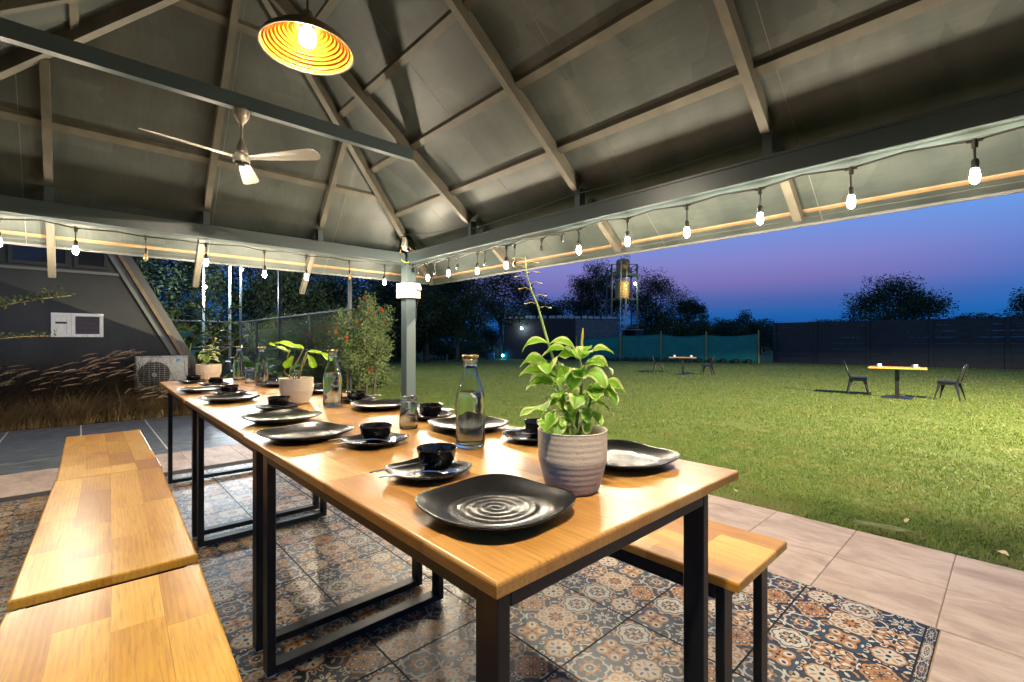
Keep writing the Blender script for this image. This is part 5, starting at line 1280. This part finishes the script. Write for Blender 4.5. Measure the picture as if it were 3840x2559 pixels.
# green shade net on bamboo poles
NP = [(*bear(2161, 36.2), 1.45), (*bear(2326, 35.6), 1.70), (*bear(2478, 34.2), 1.80), (*bear(2647, 32.6), 1.72), (*bear(2843, 31.2), 1.78)]
t = thing('shade_net_fence', 'sagging green shade net on bamboo poles across the lawn end', 'net fence', (NP[2][0], NP[2][1], -.43), world=True)
rows = []; nn = 14
for k in range(4):
    a, c = NP[k], NP[k + 1]
    for i in range(nn + (k == 3)):
        s = i / nn; x, y = a[0] + (c[0] - a[0]) * s, a[1] + (c[1] - a[1]) * s; top = (a[2] - .26) * (1 - s) + (c[2] - .26) * s - .16 * 4 * s * (1 - s) * (.5, .35, .9, .8)[k]
        bul = .05 * math.sin(s * 9 + k) + .04 * math.sin(s * 23 + k * 2)
        rows.append([(x + bul * (.3 + .7 * z), y + bul * (.3 + .7 * z), -.45 + (top + .45) * z) for z in np.linspace(0, 1, 7)])
b = MB(); b.loft(rows, closed=False); net = b.build('net', M['net'], t, True)
so = net.modifiers.new('thickness', 'SOLIDIFY'); so.thickness = .004
for x, y, z in NP: b = MB(); b.tube([(x - .06, y - .06, -.6), (x - .05, y - .05, z)], .045, 8); b.build('pole', M['bamboo'], t)
b = MB(); b.tube([Vector(r[-1]) + Vector((-.01, -.01, .01)) for r in rows], .014, 5); b.build('top_rope', M['net'], t)
rr = random.Random(8)
for k in range(15):
    s = (k + .3) / 15 * 3.6 + .35; i = min(int(s), 3); f = s - i; x, y = NP[i][0] + (NP[i + 1][0] - NP[i][0]) * f - .5, NP[i][1] + (NP[i + 1][1] - NP[i][1]) * f - .35
    b = MB(); r_ = rr.uniform(.13, .19); b.lathe([(r_ * .85, 0), (r_, .05), (r_ * .95, .26), (r_ * .8, .30), (.02, .27)], 10); o = b.build('grow_bag', M['rubber']); o.location = (x, y, ground_z(x, y) + .0); o.rotation_euler = (rr.uniform(-.1, .1), rr.uniform(-.1, .1), 0)
    tag(o, 'black grow bag in the row at the foot of the green net', 'grow bag', 'black grow bags along the net')
# water tower
tx, ty = bear(2331, 42.5)
t = thing('water_tower', 'steel water tower with two orange tanks one above the other', 'water tower', (tx, ty, -.45), world=True)
u = Vector((.73373, -.67944, 0)); w = Vector((.67944, .73373, 0)); TP = lambda a, c, z: Vector((tx, ty, 0)) + u * a + w * c + Vector((0, 0, z))
B_ = MB()
def tb(name, *segs, r=.05, mat='tower'):
    for p, q in segs: b = MB(); b.beam(p, q, r * 2, r * 2, up=(0, 0, 1) if abs((q - p).normalized().z) < .9 else (1, 0, 0)); b.build(name, M[mat], t)
for sx in (-1, 1):
    for sy in (-1, 1): tb('leg', (TP(sx * 1.2, sy * 1.1, -.5), TP(sx * 1.12, sy * 1.05, 7.9)), r=.06)
for z in (1.7, 2.3, 4.72, 6.95, 7.45, 7.88):
    tb('brace', (TP(-1.13, -1.06, z), TP(1.13, -1.06, z)), (TP(1.13, -1.06, z), TP(1.13, 1.06, z)), (TP(-1.13, -1.06, z), TP(-1.13, 1.06, z)), r=.028)
for z in (4.80, 7.02): b = MB(); c4 = [TP(a, c, z) for a, c in ((-1.15, -1.08), (1.15, -1.08), (1.15, 1.08), (-1.15, 1.08))]; b.loft([c4, [p + Vector((0, 0, .06)) for p in c4]], True, True); b.build('platform', M['tower'], t)
def tank(a, z, R, H):
    prof = [(R * .97, 0), (R, .05)]
    for k in range(1, 6): zz = H * .8 * k / 6; prof += [(R, zz - .05), (R * .97, zz), (R, zz + .05)]
    prof += [(R, H * .82), (R * .86, H * .93), (R * .35, H * .97), (R * .35, H), (.02, H)]
    c = TP(a, -.1, z); b = MB(); b.lathe(prof, 28, c); b.build('tank', M['tank'], t, True)
tank(.02, 4.87, .62, 1.75); tank(.10, 7.09, .62, 1.45)
tb('plinth_shed', (TP(.75, -1.2, -.5), TP(.75, -1.2, 2.0)), r=.66, mat='sheet')
b = MB(); b.beam(TP(.05, -1.25, 2.03), TP(1.45, -1.25, 2.03), 1.4, .05); b.build('shed_roof', M['stonebit'], t)
for a, z0, z1, r_ in ((-.32, -.4, 8.75, .05), (.20, -.4, 8.9, .03), (.08, -.4, 6.0, .03)):
    b = MB(); b.tube([TP(a - .25 * (z0 < 0) * 1, -1.25, z0), TP(a - .1, -1.25, 3), TP(a, -1.2, z1)], r_, 6); b.build('pipe', M['pipe'], t)
b = MB(); b.tube([TP(.1, -.5, 8.5), TP(.1, -.5, 8.72), TP(.62, -.5, 8.72), TP(.62, -.5, 8.5)], .035, 6); b.build('handrail', M['tower'], t)
b = MB(); b.bbox(-.12, .12, -.05, .05, 0, .28, .01); o = b.build('gauge_box', M['stonebit'], t, local=True); o.location = TP(-.25, -.85, 8.0) - Vector((tx, ty, -.45)); o.rotation_euler = (0, 0, -.75)
b = MB(); b.tube([TP(1.1, -1.06, 6.2), TP(.80, -1.75, 6.22)], .03, 6); b.build('lamp_arm', M['tower'], t)
p = TP(.75, -1.85, 6.05); lamp_ball('tower_lamp', 'greenish white lamp on the water tower frame', p, .11, M['lamp_green'])
for k, (col, dd, h_) in enumerate(((1582, 33.0, .75), (1592, 33.2, .45), (1676, 33.5, .5))):
    x, y = bear(col, dd); b = MB(); b.tube([(0, 0, -.1), (0, 0, h_)], .035, 8); o = b.build('white_peg', M['stonebit']); o.location = (x, y, ground_z(x, y)); tag(o, ('taller white peg left of the forked trunk', 'short white peg beside the taller peg at forked trunk', 'white peg between the forked trunk and slim trunk')[k], 'peg', 'white pegs at the lawn edge')
x, y = bear(1838, 37.0); b = MB(); b.lathe([(.30, 0), (.33, .05), (.36, .5), (.34, .54), (.30, .54), (.28, .1), (.02, .08)], 20); o = b.build('blue_tub', M['tub']); o.location = (x, y, ground_z(x, y)); tag(o, 'open blue tub on the ground left of the block building', 'tub')
# far shed
x, y = bear(2995, 72); t = thing('far_shed', 'far dark shed with low curved roof behind the panel wall', 'building', (x, y, -.5), -.75)
b = MB(); b.box(-3.4, 3.4, -2, 2, -1, 3.2); b.build('wall', M['house_far'], t); b = MB(); b.prism([(-3.7, 3.2)] + [(-3.7 + 7.4 * s, 3.22 + .75 * math.sin(PI * s)) for s in np.linspace(0, 1, 9)] + [(3.7, 3.2)], -2.2, 2.2); b.build('roof', M['roof_top'], t)

# ------------------------------------------------------------------ café sets on the lawn
def make_cafe_table():
    t = thing('cafe_table', '', 'table')
    b = MB(); b.bbox(-.35, .35, -.55, .55, .715, .75, .005); b.build('tabletop', M['wood_bench'], t)
    b = MB(); b.bbox(-.10, .10, -.18, .18, .705, .7145, .003); b.build('top_plate', M['steel'], t)
    b = MB(); b.bbox(-.042, .042, -.042, .042, .06, .7045, .004); b.build('column', M['steel'], t)
    b = MB(); R = lambda r, z: [(-r, -r, z), (r, -r, z), (r, r, z), (-r, r, z)]; b.loft([R(.29, 0), R(.29, .012), R(.05, .062)], True, True); b.build('base', M['chair'], t)
    return t
def make_chair():
    t = thing('metal_chair', '', 'chair')
    b = MB(); r = lambda k, z: [(k * x, k * y, z) for x, y in ((-.17, -.19), (-.05, -.195), (.12, -.195), (.185, -.17), (.195, 0), (.185, .17), (.12, .195), (-.05, .195), (-.17, .19))]
    b.loft([r(1, .415), r(1.02, .425), r(1.02, .440), r(.97, .452), r(.6, .446)], True, True); b.build('seat', M['chair'], t)
    for sx, sy in ((-1, -1), (-1, 1), (1, -1), (1, 1)):
        b = MB(); rings = []
        for s in np.linspace(0, 1, 5):
            z = .43 * (1 - s); x = sx * (.165 + .075 * s); y = sy * (.17 + .06 * s); w = .062 * (1 - s) ** 1.6 + .020
            rings.append([(x - sx * w, y, z), (x, y, z), (x, y - sy * w, z), (x - sx * .006, y - sy * w, z), (x - sx * .006, y - sy * .006, z), (x - sx * w, y - sy * .006, z)])
        b.loft(rings, True, True); b.build('leg', M['chair'], t)
    b = MB(); b.beam((-.17, -.175, .39), (.17, -.175, .39), .006, .05); b.beam((-.17, .175, .39), (.17, .175, .39), .006, .05); b.beam((.175, -.17, .39), (.175, .17, .39), .006, .05); b.build('seat_skirt', M['chair'], t)
    b = MB(); b.tube([(-.165, -.175, .44), (-.215, -.182, .60), (-.27, -.17, .78), (-.285, -.12, .835), (-.292, 0, .85), (-.285, .12, .835), (-.27, .17, .78), (-.215, .182, .60), (-.165, .175, .44)], .0125, 8); b.build('back_frame', M['chair'], t, True)
    b = MB(); b.beam((-.175, 0, .45), (-.29, 0, .84), .10, .004, up=(1, 0, .3)); b.build('back_slat', M['chair'], t)
    return t
def make_cup():
    t = thing('coffee_cup', '', 'cup')
    b = MB(); b.lathe([(.035, 0), (.06, .006), (.078, .014), (.077, .017), (.05, .010), (.002, .008)], 20); b.build('saucer', M['cup'], t, True)
    b = MB(); b.lathe([(.024, .011), (.030, .014), (.041, .045), (.046, .075), (.0445, .075), (.038, .045), (.026, .018), (.002, .017)], 20); b.build('cup_body', M['cup'], t, True)
    b = MB(); b.tube([(.043, 0, .062), (.068, 0, .060), (.070, 0, .040), (.038, 0, .030)], .005, 6); b.build('handle', M['cup'], t, True)
    return t
ct, ch, cu = make_cafe_table(), make_chair(), make_cup()
def cafe(x, y, rz, o, lt, lc, first, seps):
    z = ground_z(x, y) + .012; c, s = math.cos(rz), math.sin(rz); at = lambda a, b_: (x + a * c - b_ * s, y + a * s + b_ * c)
    place(ct if first else copy_tree(ct), lt, (x, y, z), rz, group='wooden café tables on the lawn')
    for k, sg in enumerate((1, -1)):
        px, py = at(seps[k][0], sg * seps[k][1])
        place(ch if first and k == 0 else copy_tree(ch), lc[k], (px, py, ground_z(px, py) + .012), rz - sg * PI / 2 + seps[k][2], group='black metal chairs on the lawn')
        px, py = at(-.05, sg * .34); place(cu if first and k == 0 else copy_tree(cu), 'white cup on saucer at the %s of the %s café table' % (('net end', 'near end') if 0 else (('left half', 'right half')[k], o)), (px, py, z + .7502), 1.2, group='white coffee cups')
cafe(14.69, 1.957, .10, 'nearer', 'nearer wooden café table with two white cups on the lawn', ('black metal chair left of the nearer café table, facing it', 'black metal chair right of the nearer café table, facing it'), True, ((.25, .80, .15), (.30, .95, -.25)))
cafe(19.06, 9.73, .42, 'farther', 'farther wooden café table in front of the green net', ('black metal chair left of the farther café table', 'black metal chair right of the farther café table'), False, ((.0, 1.0, .2), (.0, .98, -.2)))

# floodlight on a mast behind the viewer's right that lights the lawn (its shadows are what the chairs show)
t = thing('floodlight_mast', 'tall mast with a warm floodlight beside the lawn', 'floodlight', (9.0, -9.0, ground_z(9.0, -9.0)), world=True)
b = MB(); b.tube([(9.0, -9.0, -.3), (9.0, -9.0, 7.0)], .05, 10); b.build('pole', M['tower'], t)
d = (Vector((14.5, 4.8, -.3)) - Vector((9.0, -9.0, 6.8))).normalized()
b = MB(); b.beam(Vector((9.0, -9.0, 6.8)) + d * .06, Vector((9.0, -9.0, 6.8)) + d * .22, .34, .26); b.build('housing', M['tower'], t)
b = MB(); b.beam(Vector((9.0, -9.0, 6.8)) + d * .221, Vector((9.0, -9.0, 6.8)) + d * .226, .28, .20); b.build('lens', M['lamp_lens'], t)
sp = bpy.data.lights.new('flood_beam', 'SPOT'); sp.energy = FLOOD; sp.color = (1.0, .86, .56); sp.spot_size = math.radians(124); sp.spot_blend = 1.0; sp.shadow_soft_size = .03
so = bpy.data.objects.new('flood_beam', sp); COL.objects.link(so); so.parent = t; so.location = d * .26 + Vector((0, 0, 6.8 - t.location.z)); so.rotation_euler = d.to_track_quat('-Z', 'Y').to_euler()

vb = Vector((math.sin(math.radians(-25.5)), math.cos(math.radians(-25.5)), 0)); vl = Vector((-vb.y, vb.x, 0)); q0 = Vector((9.0, -9.0, 6.8)) + d * .26
b = MB(); b.beam(q0 + vl * .06 + vb * .02, q0 + vl * .06 + vb * .75, .012, 1.1); b.build('added_visor', M['tower'], t)  # side flap added to keep the beam off the pavilion
fan_ = np.radians(np.linspace(-45, 105, 31)); b = MB()
ring_ = lambda rad, z: [(q0.x + rad * math.sin(a), q0.y + rad * math.cos(a), q0.z + z) for a in fan_]
b.loft([ring_(.10, .05), ring_(.80, -.185), ring_(.80, -.175), ring_(.10, .06)], closed=False); b.build('added_hood', M['tower'], t)  # conical flap added to cut the beam above the lawn, off the house

# ------------------------------------------------------------------ grass blades and litter on the lawn
def lawn_blades():
    N = 420000; r = 1.9 * np.exp(rng.uniform(0, 1, N) ** 1.15 * math.log(44 / 1.9)); th = np.radians(rng.uniform(2, 96, N))
    x, y = r * np.sin(th), r * np.cos(th); keep = ((x > 3.16) | (y > 8.6)) & (x > 2.4) & (x < 36)
    x, y, r = x[keep], y[keep], r[keep]; z = lawn_z(x, y) - .014
    spots = (np.sin(x * 1.9 + 2 * np.sin(y * .8)) + np.sin(y * 2.3 + 1.5 * np.sin(x * 1.1)) + np.sin(x * 4.1 - y * 3.3)) > 1.9
    patch = np.sin(x * 2.1 + np.sin(y * 1.7) * 1.3) + np.sin(y * 2.6 + x) ; thin = rng.uniform(0, 1, len(x)) < np.where((x < 3.5) & (patch > .3), .22, np.where(spots, .4, 1))
    x, y, z, r = x[thin], y[thin], z[thin], r[thin]; n = len(x)
    o = blades('grass', np.stack([x, y, z], -1), rng.uniform(.014, .032, n) * (1 + .02 * r), rng.uniform(.2, 1.5, n), .0027 * (1 + r * .34), M['blade'], rng.uniform(0, 2 * PI, n), seg=2)
lawn_blades()
for k, (x, y, s, l) in enumerate(((3.33, 1.31, .07, 'pale curled dead leaf on the lawn near the table corner'), (3.30, .02, .08, 'pale dry leaf at the right lawn edge'), (3.42, -.08, .06, 'brown dry leaf at the far right lawn edge'), (3.6, .42, .05, 'small dark dry leaf in the grass'))):
    o = leaf_mesh(s, s * .5, 1.4, .5, .2, M['dead_leaf'], None, (x, y, ground_z(x, y) + .035), .8 * k + .3, .3, 0, 'fallen_leaf'); tag(o, l, 'leaf', 'dead leaves on the lawn')
t = thing('fallen_frond', 'grey green fallen frond lying at the lawn edge by the paving', 'frond', (3.22, .33, .02), 1.75)
b = MB(); b.tube([(0, 0, .02), (.14, .0, .03), (.28, .02, .015)], [.003, .0025, .001], 5); b.build('midrib', M['stem_brown'], t)
for k in range(9):
    for sg in (-1, 1): leaf_mesh(.10 - .006 * k, .012, .3, .1, 0, M['leaf_brush'], t, (.03 + .027 * k, .0, .026), sg * .45, .1, 0, 'leaflet')
